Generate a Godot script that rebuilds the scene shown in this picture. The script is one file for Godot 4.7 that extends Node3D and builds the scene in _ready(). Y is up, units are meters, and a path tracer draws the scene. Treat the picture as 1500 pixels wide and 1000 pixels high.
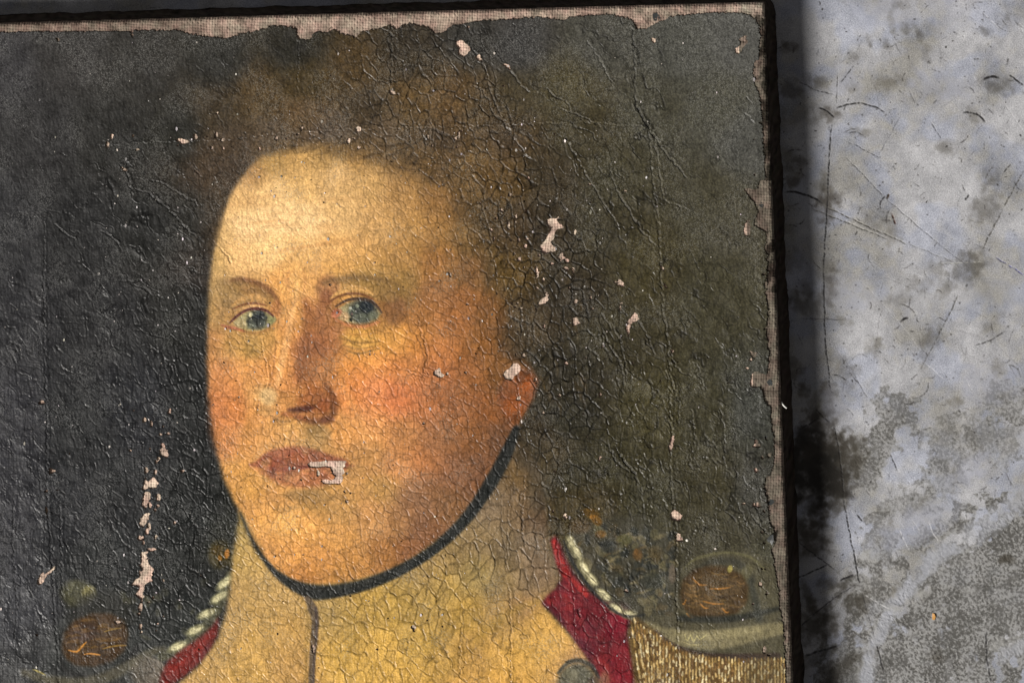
extends Node3D
# Everything is laid out in fifths of a millimetre on the table of the floor: x to the right, y towards the painting's foot.
const U := 0.0002
const DECK := 100.0            # the canvas lies this high above the floor (20 mm)
const X0 := -220
const Y0 := -10
const W := 1410
const H := 1070
const LIGHT := 1.2             # radiance of a white sheet lying in the light

# ---------------------------------------------------------------- paint box
var pw := W                    # size of the sheet being painted
var ph := H
var ps := 1.0                  # texels per unit
var px0 := float(X0)
var py0 := float(Y0)
var R := PackedFloat32Array()
var G := PackedFloat32Array()
var B := PackedFloat32Array()
var ID := PackedByteArray()
var mk := PackedFloat32Array() # the current mask and its box
var mx := 0
var my := 0
var mw := 0
var mh := 0
var wob := FastNoiseLite.new()
var rng := RandomNumberGenerator.new()

func _noise(kind: int, f: float, s: int, oct := 1) -> FastNoiseLite:
	var n := FastNoiseLite.new()
	n.noise_type = kind as FastNoiseLite.NoiseType
	n.frequency = f
	n.seed = s
	n.fractal_type = FastNoiseLite.FRACTAL_FBM if oct > 1 else FastNoiseLite.FRACTAL_NONE
	n.fractal_octaves = oct
	return n

func col(h: String) -> Vector3:
	var c := Color.html(h)
	return Vector3(c.r, c.g, c.b) * 255.0

func begin(x: float, y: float, w: int, h: int, s: float) -> void:
	px0 = x; py0 = y; pw = w; ph = h; ps = s
	R.resize(w * h); G.resize(w * h); B.resize(w * h); ID.resize(w * h)
	R.fill(0); G.fill(0); B.fill(0); ID.fill(0)

func box(x0: float, y0: float, x1: float, y1: float) -> bool:
	mx = clampi(int(floor((x0 - px0) * ps)), 0, pw)
	my = clampi(int(floor((y0 - py0) * ps)), 0, ph)
	mw = clampi(int(ceil((x1 - px0) * ps)), 0, pw) - mx
	mh = clampi(int(ceil((y1 - py0) * ps)), 0, ph) - my
	if mw <= 0 or mh <= 0:
		mw = 0; mh = 0
		mk.resize(0)
		return false
	mk.resize(mw * mh)
	mk.fill(0.0)
	return true

func soften(r: int) -> void:
	if r < 1: return
	var t := PackedFloat32Array()
	t.resize(mk.size())
	var k := 1.0 / float(2 * r + 1)
	for y in mh:
		var o := y * mw
		var s := 0.0
		for i in range(-r, r + 1): s += mk[o + clampi(i, 0, mw - 1)]
		for x in mw:
			t[o + x] = s * k
			s += mk[o + mini(x + r + 1, mw - 1)] - mk[o + maxi(x - r, 0)]
	for x in mw:
		var s := 0.0
		for i in range(-r, r + 1): s += t[clampi(i, 0, mh - 1) * mw + x]
		for y in mh:
			mk[y * mw + x] = s * k
			s += t[mini(y + r + 1, mh - 1) * mw + x] - t[maxi(y - r, 0) * mw + x]

# a filled outline with a feathered, slightly uneven edge
func poly(p: Array, feather: float, rough := 1.2) -> void:
	var xa := 1e9; var ya := 1e9; var xb := -1e9; var yb := -1e9
	var n := p.size() / 2
	for i in n:
		xa = minf(xa, p[2 * i]); xb = maxf(xb, p[2 * i]); ya = minf(ya, p[2 * i + 1]); yb = maxf(yb, p[2 * i + 1])
	var m := feather * 1.5 + 4.0
	if not box(xa - m, ya - m, xb + m, yb + m): return
	var pts := PackedVector2Array()
	for i in n: pts.append((Vector2(p[2 * i], p[2 * i + 1]) - Vector2(px0, py0)) * ps)
	for y in mh:
		var Y := float(my + y) + 0.5
		var cut: Array[float] = []
		for i in n:
			var a := pts[i]
			var b := pts[(i + 1) % n]
			if (a.y <= Y) != (b.y <= Y):
				cut.append(a.x + (Y - a.y) / (b.y - a.y) * (b.x - a.x) + rough * ps * wob.get_noise_2d(Y / ps * 6.0, i * 40.0 + a.x * 0.1))
		cut.sort()
		for k in cut.size() / 2:
			var l := cut[2 * k] - mx
			var r := cut[2 * k + 1] - mx
			for x in range(maxi(0, int(floor(l))), mini(mw, int(ceil(r)))):
				mk[y * mw + x] = clampf(minf(r - x, x + 1 - l), 0.0, 1.0)
	var f := int(round(feather * ps * 0.5))
	soften(f)
	soften(f)

# a line with a width at every point: x, y, half-width, ...
func line(given: Array, soft: float, wave := 0.0) -> void:
	var p := given
	var n := p.size() / 3
	if n > 2:                         # rounded through its points
		p = []
		for i in n - 1:
			var i0 := maxi(i - 1, 0); var i3 := mini(i + 2, n - 1)
			for u in 3:
				var t := u / 3.0
				p.append(cubic_interpolate(given[3 * i], given[3 * i + 3], given[3 * i0], given[3 * i3], t))
				p.append(cubic_interpolate(given[3 * i + 1], given[3 * i + 4], given[3 * i0 + 1], given[3 * i3 + 1], t))
				p.append(lerpf(given[3 * i + 2], given[3 * i + 5], t))
		p.append_array(given.slice(3 * n - 3))
		n = p.size() / 3
	var xa := 1e9; var ya := 1e9; var xb := -1e9; var yb := -1e9
	var wm := 0.0
	for i in n:
		xa = minf(xa, p[3 * i]); xb = maxf(xb, p[3 * i]); ya = minf(ya, p[3 * i + 1]); yb = maxf(yb, p[3 * i + 1]); wm = maxf(wm, p[3 * i + 2])
	wm += soft + 1.0 + wave
	if not box(xa - wm, ya - wm, xb + wm, yb + wm): return
	for i in n - 1:
		var a := Vector2(p[3 * i], p[3 * i + 1])
		var b := Vector2(p[3 * i + 3], p[3 * i + 4])
		var wa: float = p[3 * i + 2]
		var wb: float = p[3 * i + 5]
		var d := b - a
		var dd := maxf(d.length_squared(), 0.001)
		var gx0 := maxi(0, int((minf(a.x, b.x) - wm - px0) * ps) - mx)
		var gx1 := mini(mw, int((maxf(a.x, b.x) + wm - px0) * ps) + 2 - mx)
		var gy0 := maxi(0, int((minf(a.y, b.y) - wm - py0) * ps) - my)
		var gy1 := mini(mh, int((maxf(a.y, b.y) + wm - py0) * ps) + 2 - my)
		for y in range(gy0, gy1):
			for x in range(gx0, gx1):
				var q := Vector2(px0 + (mx + x + 0.5) / ps, py0 + (my + y + 0.5) / ps)
				if wave > 0.0:
					q.x += wave * wob.get_noise_2d(q.x * 0.9, q.y * 0.9)
					q.y += wave * wob.get_noise_2d(q.x * 0.9 + 500.0, q.y * 0.9)
				var t := clampf((q - a).dot(d) / dd, 0.0, 1.0)
				var e := q.distance_to(a + d * t) - lerpf(wa, wb, t)
				var v := clampf(0.5 - e / maxf(soft, 0.8), 0.0, 1.0)
				v = v * v * (3.0 - 2.0 * v)
				if v > mk[y * mw + x]: mk[y * mw + x] = v

func lay(c: Vector3, a: float, id := -1) -> void:
	for y in mh:
		var o := (my + y) * pw + mx
		var q := y * mw
		for x in mw:
			var m := mk[q + x]
			if m > 0.002:
				if id >= 0 and m > 0.5: ID[o + x] = id
				m *= a
				R[o + x] += (c.x - R[o + x]) * m
				G[o + x] += (c.y - G[o + x]) * m
				B[o + x] += (c.z - B[o + x]) * m

func blob(cx: float, cy: float, rx: float, ry: float, deg: float, c: String, a: float, id := -1) -> void:
	var m := maxf(rx, ry)
	if not box(cx - m, cy - m, cx + m, cy + m): return
	var v := col(c)
	var ca := cos(deg_to_rad(deg)); var sa := sin(deg_to_rad(deg))
	for y in mh:
		var o := (my + y) * pw + mx
		var dy := py0 + (my + y + 0.5) / ps - cy
		for x in mw:
			var dx := px0 + (mx + x + 0.5) / ps - cx
			var ex := (dx * ca + dy * sa) / rx
			var ey := (dy * ca - dx * sa) / ry
			var q := 1.0 - ex * ex - ey * ey
			if q > 0.0:
				if id >= 0 and q > 0.35: ID[o + x] = id
				q = minf(1.0, q * 1.3)
				q = q * q * (3.0 - 2.0 * q) * a
				R[o + x] += (v.x - R[o + x]) * q
				G[o + x] += (v.y - G[o + x]) * q
				B[o + x] += (v.z - B[o + x]) * q

func ln(p: Array, c: String, a := 1.0, soft := 2.0, id := -1) -> void:
	line(p, soft)
	lay(col(c), a, id)

func pl(p: Array, c: String, a := 1.0, feather := 2.0, id := -1) -> void:
	poly(p, feather)
	lay(col(c), a, id)

# smooth colour between sample spots of the palette
var key := PackedVector2Array()
var keyc := PackedVector3Array()
const GS := 10.0
var fw := 0
var fh := 0
var fc := PackedVector3Array()
var tint := Vector3.ONE
func k(x: float, y: float, c: String) -> void:
	key.append(Vector2(x, y)); keyc.append(col(c) * tint)

func spread(s := 22.0) -> void:
	fw = int(pw / ps / GS) + 3
	fh = int(ph / ps / GS) + 3
	fc.resize(fw * fh)
	for y in fh:
		for x in fw:
			var q := Vector2(px0 + x * GS, py0 + y * GS)
			var t := Vector3.ZERO
			var ws := 0.0
			for i in key.size():
				var d := q.distance_squared_to(key[i]) + s * s
				var w := 1.0 / (d * d * sqrt(d))
				t += keyc[i] * w
				ws += w
			fc[y * fw + x] = t / ws
	key.clear(); keyc.clear()

func at_field(x: float, y: float) -> Vector3:
	var gx := clampf((x - px0) / GS, 0.0, fw - 1.01)
	var gy := clampf((y - py0) / GS, 0.0, fh - 1.01)
	var i := int(gx); var j := int(gy)
	var o := j * fw + i
	return fc[o].lerp(fc[o + 1], gx - i).lerp(fc[o + fw].lerp(fc[o + fw + 1], gx - i), gy - j)

func lay_field(a: float, id := -1) -> void:
	for y in mh:
		var o := (my + y) * pw + mx
		var q := y * mw
		for x in mw:
			var m := mk[q + x]
			if m > 0.002:
				if id >= 0 and m > 0.5: ID[o + x] = id
				var c := at_field(px0 + (mx + x + 0.5) / ps, py0 + (my + y + 0.5) / ps)
				m *= a
				R[o + x] += (c.x - R[o + x]) * m
				G[o + x] += (c.y - G[o + x]) * m
				B[o + x] += (c.z - B[o + x]) * m

# ---------------------------------------------------------------- the picture on the canvas
enum { GROUND, HAIR, FACE, STOCK, COAT, FACING, EPR, EPL, BUTTON, EYE_A, EYE_B, MOUTH, NOSE, EAR, FACING_B }

func ground_keys() -> void:
	tint = Vector3(0.80, 0.79, 0.78)
	k(-80, 60, "3e3e40"); k(0, 100, "444447"); k(100, 80, "454443"); k(200, 100, "403f3c"); k(320, 90, "3a3a36"); k(430, 80, "35342e")
	k(60, 200, "3b3b3c"); k(160, 200, "363634"); k(260, 190, "34342f"); k(0, 330, "3a3b3e"); k(120, 330, "323334"); k(220, 330, "303130"); k(285, 320, "343430")
	k(20, 470, "38393d"); k(150, 470, "303133"); k(280, 450, "30312f"); k(10, 620, "3c3d43"); k(120, 620, "303234"); k(200, 600, "33353a"); k(290, 600, "2d2f2f")
	k(10, 760, "414248"); k(100, 760, "35373b"); k(180, 740, "303234"); k(290, 760, "282b2b"); k(20, 900, "484a50"); k(60, 960, "46484a"); k(150, 820, "343738"); k(260, 860, "2c2f2e")
	k(-60, 600, "404148"); k(-60, 900, "46474b"); k(330, 780, "34362f")
	tint = Vector3(0.93, 0.93, 1.02)
	k(320, 160, "493f2c"); k(380, 140, "574629"); k(440, 115, "4a3e22"); k(440, 170, "665030"); k(520, 110, "544326"); k(540, 150, "4c402b"); k(600, 80, "3c3526"); k(600, 150, "6a5430"); k(660, 150, "6c532f")
	k(330, 215, "524430"); k(320, 260, "4e402d"); k(308, 320, "42392c"); k(302, 400, "3a342b"); k(400, 205, "60513a"); k(470, 200, "64553f"); k(560, 200, "625239"); k(640, 210, "584830"); k(700, 160, "5c4b2e"); k(740, 200, "54442c"); k(690, 60, "3a382f"); k(760, 70, "403f38")
	tint = Vector3.ONE
	k(760, 140, "463f2e"); k(830, 130, "48422e"); k(880, 60, "46453e"); k(1000, 70, "4a4a44"); k(1080, 60, "50504c"); k(1050, 150, "47463c"); k(1100, 200, "4a4a45"); k(960, 160, "444236")
	tint = Vector3(0.97, 0.94, 0.84)
	k(700, 250, "6a5436"); k(740, 260, "5c4a30"); k(760, 330, "4d4030"); k(740, 400, "63502f"); k(800, 250, "40392e"); k(850, 200, "423e31"); k(800, 330, "3a342b"); k(830, 430, "37322a"); k(770, 470, "4a3f30"); k(880, 330, "3e3b30")
	k(900, 260, "424034"); k(950, 380, "44402e"); k(1030, 300, "44433a"); k(1080, 330, "47463f"); k(1050, 420, "434237"); k(900, 500, "3d3a2d"); k(850, 540, "37342b"); k(800, 560, "343129"); k(830, 620, "33322b"); k(790, 640, "393227"); k(960, 600, "44412d"); k(1040, 600, "403f33"); k(1100, 600, "3e4142")
	k(900, 680, "3d3b2c"); k(850, 690, "37352a"); k(1040, 720, "3f3d30"); k(950, 730, "3f3e31"); k(1110, 720, "404141"); k(1060, 780, "44433a"); k(1120, 850, "4c4d45"); k(800, 660, "4a3f2b"); k(860, 740, "463e2a")
	k(1000, 1050, "4a4a40"); k(500, 1050, "3c3c34"); k(100, 1050, "46474a"); k(0, 1400, "3c3c3e"); k(1100, 1400, "3c3c38")
	tint = Vector3.ONE

func face_keys() -> void:
	tint = Vector3(1.06, 1.03, 1.0)
	k(370, 250, "b08a58"); k(395, 238, "ab8a52"); k(430, 235, "b8945a"); k(480, 225, "ab8a54"); k(530, 235, "b08c56"); k(580, 245, "92744a"); k(620, 260, "7c613c")
	k(350, 290, "dcb478"); k(400, 280, "eec688"); k(440, 265, "dab272"); k(490, 260, "d6b076"); k(540, 270, "c8a268"); k(590, 280, "ae8854"); k(640, 290, "8f6c40"); k(690, 300, "665033")
	k(325, 340, "d8b47a"); k(360, 330, "f8d298"); k(410, 325, "fad298"); k(450, 330, "f6cf94"); k(500, 320, "d8b278"); k(550, 330, "c8a067"); k(600, 330, "b48c54"); k(640, 340, "987240"); k(690, 350, "765c36"); k(720, 330, "55462f")
	k(318, 380, "c8a66a"); k(345, 375, "f6c888"); k(390, 375, "fad08e"); k(440, 370, "e8b874"); k(490, 365, "deae6c"); k(540, 375, "c89c5e"); k(590, 375, "b08850"); k(640, 385, "9c7040"); k(690, 400, "7c5a36"); k(725, 400, "5f4b2e")
	k(312, 425, "b09260"); k(335, 425, "b09060"); k(370, 424, "bc935c"); k(410, 412, "e2a862"); k(435, 415, "ecb46a"); k(460, 415, "d8a464"); k(495, 400, "d8a660"); k(540, 405, "b08c50"); k(590, 415, "9c7c48"); k(635, 430, "9c6e44"); k(680, 440, "94653c"); k(720, 460, "7a5530")
	k(312, 460, "b08e5a"); k(325, 455, "bc9660"); k(425, 450, "e0a660"); k(440, 470, "d09858"); k(418, 485, "e2a25e"); k(465, 460, "a8744a"); k(580, 450, "93683e"); k(620, 470, "a87442"); k(660, 475, "a06a3c"); k(710, 510, "855a30"); k(750, 500, "5a4630")
	k(312, 500, "be8c58"); k(340, 505, "bc9254"); k(370, 508, "b89454"); k(395, 495, "c89a58"); k(412, 525, "eaa860"); k(440, 515, "a86e44"); k(465, 505, "9c6440"); k(490, 490, "ac744a"); k(520, 492, "cc984e"); k(550, 490, "cc964c"); k(585, 500, "d29a50"); k(610, 500, "c88a44"); k(640, 510, "b87c46")
	k(315, 545, "d2945a"); k(345, 545, "e0a05c"); k(375, 545, "dc9c5a"); k(400, 555, "de9e5c"); k(420, 555, "d89656"); k(445, 550, "a26a40"); k(475, 545, "b47a48"); k(510, 545, "d8944e"); k(550, 530, "eaa656"); k(590, 540, "d69452"); k(640, 550, "a86e42"); k(690, 550, "906238"); k(735, 550, "7c5630"); k(765, 575, "784a30")
	k(318, 600, "c4824e"); k(345, 600, "d68f50"); k(370, 600, "d89a58"); k(390, 580, "e6bc7c"); k(420, 580, "c88a4e"); k(460, 578, "b4733e"); k(510, 575, "e09450"); k(550, 570, "e69a60"); k(580, 580, "d88654"); k(620, 590, "b27446"); k(670, 600, "94643e"); k(715, 600, "87562f"); k(760, 600, "84491f")
	k(326, 650, "c88e56"); k(355, 640, "d69a58"); k(400, 640, "d29c5c"); k(425, 635, "d6a360"); k(460, 635, "b08c58"); k(500, 625, "d69a58"); k(545, 620, "e0a060"); k(590, 630, "bc8450"); k(640, 640, "986a46"); k(690, 640, "885c38"); k(735, 640, "6a4a32")
	k(340, 695, "d29c56"); k(365, 715, "d8a258"); k(540, 670, "c49258"); k(580, 680, "c88c56"); k(620, 680, "b57a4c"); k(660, 690, "8e6242"); k(700, 690, "7a5438"); k(560, 715, "bc9256"); k(610, 730, "966e4c"); k(650, 735, "84603f")
	k(360, 750, "d09a58"); k(385, 760, "e8ac5e"); k(420, 765, "f2b664"); k(450, 770, "e8ac60"); k(400, 735, "cc9858"); k(460, 730, "b08850"); k(500, 745, "c09458"); k(500, 785, "d29c58"); k(545, 755, "c4925a"); k(580, 770, "a87c4e"); k(620, 780, "825c40")
	k(392, 805, "cc9656"); k(430, 815, "e0a258"); k(470, 825, "cc9250"); k(520, 820, "be8a4c"); k(560, 815, "aa7844"); k(600, 805, "8c5f3c"); k(440, 845, "b27c44"); k(500, 845, "b88648")
	tint = Vector3.ONE

func coat_keys() -> void:
	tint = Vector3(1.06, 1.07, 1.22)
	k(350, 780, "b0924a"); k(345, 820, "b8964c"); k(370, 820, "c49e50"); k(340, 870, "b8934e"); k(380, 860, "bc964e"); k(420, 870, "bd9750"); k(330, 920, "b8924c"); k(380, 920, "c4994a"); k(430, 930, "be9348"); k(300, 980, "be964e"); k(360, 980, "c89c4a"); k(430, 980, "b88d46")
	k(480, 900, "a98a48"); k(520, 900, "ba9442"); k(570, 890, "b28e3e"); k(500, 960, "cca044"); k(560, 950, "cca044"); k(620, 940, "c09840"); k(600, 880, "ae8c40"); k(650, 860, "a88840"); k(680, 900, "b28c3c"); k(650, 960, "b89042"); k(590, 1000, "d0a244"); k(690, 960, "b48a42")
	k(620, 840, "a08244"); k(660, 810, "987c44"); k(700, 790, "8c7446"); k(700, 840, "988044"); k(740, 850, "8c7442"); k(770, 850, "806a44"); k(740, 800, "7e6a44"); k(780, 800, "766344"); k(790, 840, "7a6444"); k(720, 740, "7c6846"); k(760, 740, "77603c"); k(790, 750, "6c5436"); k(760, 690, "66502c"); k(790, 680, "564630"); k(740, 900, "a88444"); k(770, 890, "987444")
	k(790, 905, "d6a448"); k(780, 940, "d4a246"); k(740, 960, "cc9c44"); k(820, 940, "d0a04a"); k(850, 965, "b88c50"); k(740, 1000, "cc9a42"); k(690, 1010, "c29240"); k(500, 1200, "b08a40"); k(300, 1200, "a8843c"); k(700, 1200, "b08a40"); k(500, 1500, "8c6c34")
	tint = Vector3.ONE

func paint_picture() -> void:
	rng.seed = 71
	# ground and hair, thin brown over grey
	ground_keys(); spread()
	box(px0, py0, px0 + pw / ps, py0 + ph / ps); mk.fill(1.0)
	lay_field(1.0, GROUND)
	pl([318,165, 400,110, 500,85, 600,75, 690,90, 770,140, 800,210, 810,300, 830,400, 820,520, 790,590, 770,560, 750,520, 738,440, 720,370, 690,300, 640,262, 560,228, 470,212, 400,214, 360,236, 330,280, 312,340, 303,400, 298,340, 305,240], "4e3f28", 0.24, 22, HAIR)
	for i in 260:                        # locks of hair
		var t := rng.randf()
		var x := 330.0 + 430.0 * t
		var y := 205.0 - 95.0 * sin(t * PI * 0.8) * rng.randf() + t * t * 40.0
		var l := rng.randf_range(18, 46)
		var d := Vector2(cos(0.9 - t * 1.6), -sin(0.9 - t * 1.6)).rotated(rng.randf_range(-0.4, 0.4))
		ln([x, y, 1.0, x + d.x * l * 0.5, y + d.y * l * 0.5 - 3, rng.randf_range(1.5, 4), x + d.x * l, y + d.y * l, 0.6], ["70593a", "3a3022", "7a6340", "524330", "2c2720", "605036"][rng.randi() % 6], rng.randf_range(0.12, 0.42), 2.6)
	for i in 90:
		var y := rng.randf_range(260, 600)
		var x := 700.0 + (y - 260.0) * 0.2 + rng.randf_range(0, 110)
		var l := rng.randf_range(14, 36)
		ln([x, y, 0.8, x + l * 0.3, y + l * 0.5, rng.randf_range(1.5, 4), x + l * 0.35, y + l, 0.5], ["66502e", "2a2520", "544530", "231f1b", "6e5832"][rng.randi() % 5], rng.randf_range(0.12, 0.38), 3)
	# flesh
	face_keys(); spread(15.0)
	poly([410,220, 388,226, 372,238, 352,260, 338,284, 325,314, 316,346, 310,384, 306,420, 304,470, 303,530, 305,580, 310,620, 317,660, 327,700, 342,732, 358,765, 372,795, 388,820, 405,838, 430,852, 470,858, 520,852, 560,840, 610,815, 660,775, 700,732, 732,684, 752,640, 764,612, 780,585, 789,556, 775,530, 770,500, 765,440, 750,380, 730,320, 700,280, 650,245, 590,222, 540,210, 470,208], 6)
	lay_field(1.0, FACE)
	ground_keys(); spread()
	poly([296,300, 310,190, 400,135, 560,125, 700,160, 820,260, 840,480, 800,560, 775,528, 752,520, 742,470, 730,420, 714,370, 694,322, 660,280, 612,248, 562,228, 520,217, 470,210, 425,210, 386,216, 358,231, 336,256], 20, 4.0)
	lay_field(0.95, HAIR)
	blob(560, 222, 120, 26, 4, "6a5334", 0.45); blob(660, 250, 70, 30, 25, "6a502e", 0.4); blob(420, 216, 60, 14, -6, "6a5538", 0.4)
	blob(345, 250, 16, 45, 28, "3f342a", 0.4); blob(318, 330, 9, 60, 14, "4a3c2c", 0.45)
	for i in 170:                        # short hairs over the brow and the temple
		var t := rng.randf()
		var top := i % 2 == 0
		var x := lerpf(360, 650, t) if top else lerpf(615, 745, pow(t, 0.6))
		var y := (228.0 - 14.0 * sin(t * PI) + t * t * 34.0 + rng.randf_range(-14, 8)) if top else rng.randf_range(235, 430)
		var l := rng.randf_range(12, 30)
		var a := (-1.2 + t * 1.6 + rng.randf_range(-0.4, 0.4)) if top else rng.randf_range(0.9, 1.6)
		ln([x, y, 1.2, x + cos(a) * l * 0.5 + 2, y + sin(a) * l * 0.5, 1.8, x + cos(a) * l, y + sin(a) * l, 0.5], ["5a4630", "463726", "745a38", "50402c"][rng.randi() % 4], rng.randf_range(0.12, 0.36), 3)
	paint_features()
	paint_clothes()

func paint_features() -> void:
	# brow furrows
	for i in 26:
		var x := rng.randf_range(330, 480); var y := rng.randf_range(285, 395)
		ln([x, y, 0.8, x + 30, y - 2 + rng.randf_range(-3, 3), 2.2, x + 66, y - 3 + rng.randf_range(-5, 5), 0.6], ["f8d496", "d69c62", "fbd090", "cf9a60"][i % 4], 0.22, 5)
	ln([410,366, 1, 445,362, 2, 480,356, 1], "d8955e", 0.35, 6)
	ln([424,395, 1, 420,408, 2.5, 424,425, 1], "c88a50", 0.5, 4); ln([443,393, 1, 447,410, 2, 444,430, 1], "c88c52", 0.45, 4); ln([433,392, 1, 434,425, 2, 430,440, 1], "f0bc74", 0.5, 4)
	# far eye
	blob(370, 458, 56, 38, 6, "a87c4a", 0.4); blob(532, 455, 66, 44, 4, "9c7040", 0.4)
	ln([338,411, 1.5, 352,409, 3, 372,414, 4.5, 392,424, 5, 405,438, 3, 408,446, 1], "744a34", 0.75, 7)
	ln([336,422, 6, 356,420, 9, 378,427, 9, 398,440, 7], "94703f", 0.55, 14); ln([500,412, 6, 540,413, 8, 580,424, 9, 600,440, 6], "86693c", 0.4, 16)
	ln([330,412, 3, 345,412, 4, 360,418, 4], "8a6a48", 0.35, 9)
	blob(338, 438, 24, 22, 0, "a48456", 0.5); blob(404, 452, 10, 16, 0, "a8683e", 0.5); blob(372, 426, 26, 9, 8, "a07648", 0.5)
	ln([340,447, 1.5, 355,438, 3.5, 373,434, 4, 388,438, 2], "e2ab66", 0.85, 4)
	ln([340,453, 0.6, 356,446, 1.2, 373,444, 1.4, 389,447, 0.8], "7e4a30", 0.9, 2.5)
	ln([343,459, 1, 358,451, 2.2, 373,448, 2.2, 390,451, 1.2], "e8b070", 0.9, 3)
	poly([341,473, 352,462, 364,455, 378,454, 392,457, 404,468, 396,478, 382,484, 364,484, 350,480], 2.0)
	lay(col("a69a6c"), 1.0, EYE_A)
	blob(352, 474, 12, 9, 0, "bfa878", 0.7); blob(398, 468, 8, 8, 0, "93935f", 0.7)
	blob(376, 468, 18, 18, 0, "45453c", 1.0, EYE_A); blob(378, 467, 13, 13, 0, "2f332f", 0.8); blob(380, 461, 9, 8, 0, "2b3036", 0.95); blob(368, 476, 9, 7, 0, "585e52", 0.6); blob(384, 474, 8, 6, 0, "60665c", 0.5)
	blob(367, 461, 3.5, 4.5, 0, "ece0ac", 1.0)
	ln([336,473, 0.8, 343,466, 1.6, 352,459, 1.7, 363,453.5, 1.9, 377,452, 2.2, 390,455, 1.8, 400,463, 1.0], "5a2f30", 0.9, 2.2, EYE_A)
	ln([324,476, 1, 334,479, 2.2, 345,481, 2, 357,485, 1.3], "b0584a", 0.6, 3); ln([357,485, 0.8, 372,488, 1.2, 392,482, 0.8, 404,470, 0.6], "8c6440", 0.6, 3)
	ln([338,486, 1, 360,494, 2.5, 385,492, 2, 404,482, 1], "d0a260", 0.5, 6); ln([330,500, 1, 352,512, 2, 380,514, 1.5], "8c6c3c", 0.6, 5); ln([336,492, 1, 350,503, 2, 372,506, 1], "94703e", 0.55, 4)
	# near eye
	blob(480, 421, 22, 24, 20, "7a4a3a", 0.42); blob(478, 436, 12, 16, 0, "84503a", 0.45); ln([476,414, 4, 500,408, 4.5, 530,406, 4, 565,411, 3, 590,420, 1], "735838", 0.6, 9)
	blob(470, 455, 10, 26, 8, "8e5c3c", 0.5); blob(578, 455, 22, 26, 0, "835a3a", 0.55); blob(560, 432, 30, 12, 15, "8f7244", 0.5)
	ln([484,437, 1, 497,428, 3, 514,422, 3.5, 530,423, 3, 546,431, 1.5], "e6b068", 0.9, 4)
	ln([481,443, 1, 494,435, 1.3, 510,430, 1.5, 530,431, 1.6, 546,438, 1.2], "764a30", 0.9, 2.5)
	ln([495,440, 1, 509,435, 1.8, 526,436, 1.6], "deA25a", 0.9, 2.5)
	poly([485,461, 495,452, 508,444, 522,440, 538,441, 551,449, 558,459, 552,468, 538,473, 520,474, 504,470], 2.0)
	lay(col("a89a70"), 1.0, EYE_B)
	blob(493, 459, 11, 8, -25, "b0583e", 0.7); blob(505, 463, 9, 8, 0, "cfa878", 0.9)
	blob(531, 456, 26, 22, 0, "504f45", 1.0, EYE_B); blob(531, 456, 19, 19, 0, "3d413b", 0.8); blob(537, 449, 13, 11, 10, "272e34", 0.95); blob(528, 465, 14, 8, 0, "666a5a", 0.75); blob(546, 462, 10, 8, 0, "70745f", 0.7); blob(515, 455, 6, 8, 0, "828a74", 0.7)
	blob(523, 448, 3.5, 3, 0, "c3cdae", 0.95); blob(513, 451, 2.5, 3, 0, "cfd0c0", 0.8); blob(515, 459, 2, 3, 0, "e8a8a0", 0.9); blob(514, 468, 3, 3.5, 0, "232623", 0.9)
	ln([491,449, 0.8, 501,443, 1.5, 512,438.5, 2, 527,437.5, 2.6, 541,440, 2.4, 552,448, 1.8, 559,458, 1], "40332f", 0.85, 2.4, EYE_B)
	ln([484,462, 1, 497,471, 1.8, 512,477, 2.2, 535,478, 2.2, 556,471, 1.4], "c88052", 0.85, 3); ln([504,471, 0.5, 520,475, 0.9, 540,474, 0.8, 555,467, 0.5], "5f4436", 0.6, 2)
	for i in 40:
		var near := i % 2 == 0
		var a := rng.randf() * TAU; var q := sqrt(rng.randf())
		blob((531.0 if near else 376.0) + cos(a) * q * (20.0 if near else 15.0), (457.0 if near else 468.0) + sin(a) * q * (15.0 if near else 13.0), rng.randf_range(1.5, 4), rng.randf_range(1.5, 3.5), rng.randf() * 180.0, ["23282a", "7c8272", "555a4e", "2c302e", "8a8e78"][rng.randi() % 5], 0.5)
	blob(526, 494, 34, 16, 0, "dca450", 0.6)
	for a in [[496, 494, 502, 500, "9b7440"], [500, 505, 511, 505, "a47c44"], [508, 513, 518, 510, "8c6c40"], [500, 486, 490, 486, "c08848"]]:
		ln([a[0], a[1], 0.6, 525, a[2], 1.3, 556, a[3], 0.6], a[4], 0.8, 2.6)
	for a in [[500, 497, 495], [503, 507, 503]]: ln([a[0], a[1] - 5.0, 0.8, 528, a[1], 1.8, 553, a[2], 0.8], "e8b45c", 0.6, 4)
	# nose
	ln([447,440, 5, 452,470, 9, 446,510, 9, 436,552, 7], "8e5838", 0.6, 13); ln([470,470, 6, 462,510, 10, 455,545, 9], "96623f", 0.35, 18)
	ln([432,440, 2, 424,480, 4.5, 414,525, 5.5, 406,562, 4], "fcbc78", 0.75, 6); ln([404,500, 0.6, 400,540, 1.2, 394,566, 1.2, 381,584, 1.1, 377,600, 1, 380,614, 0.6], "a06c3e", 0.65, 3)
	blob(393, 581, 16, 16, 0, "f0cb8c", 0.75); blob(420, 586, 22, 14, 0, "d49a58", 0.5); blob(388, 602, 14, 9, 10, "dcaa66", 0.5)
	poly([378,596, 395,568, 420,560, 455,560, 478,572, 490,590, 491,606, 480,616, 450,616, 420,616, 396,612, 382,608], 3); lay(col("b06c3c"), 0.10, NOSE)
	blob(462, 590, 36, 30, 10, "9c5e36", 0.6); blob(474, 594, 12, 13, 0, "a85c36", 0.6); blob(430, 575, 26, 12, -15, "c88a50", 0.4)
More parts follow.
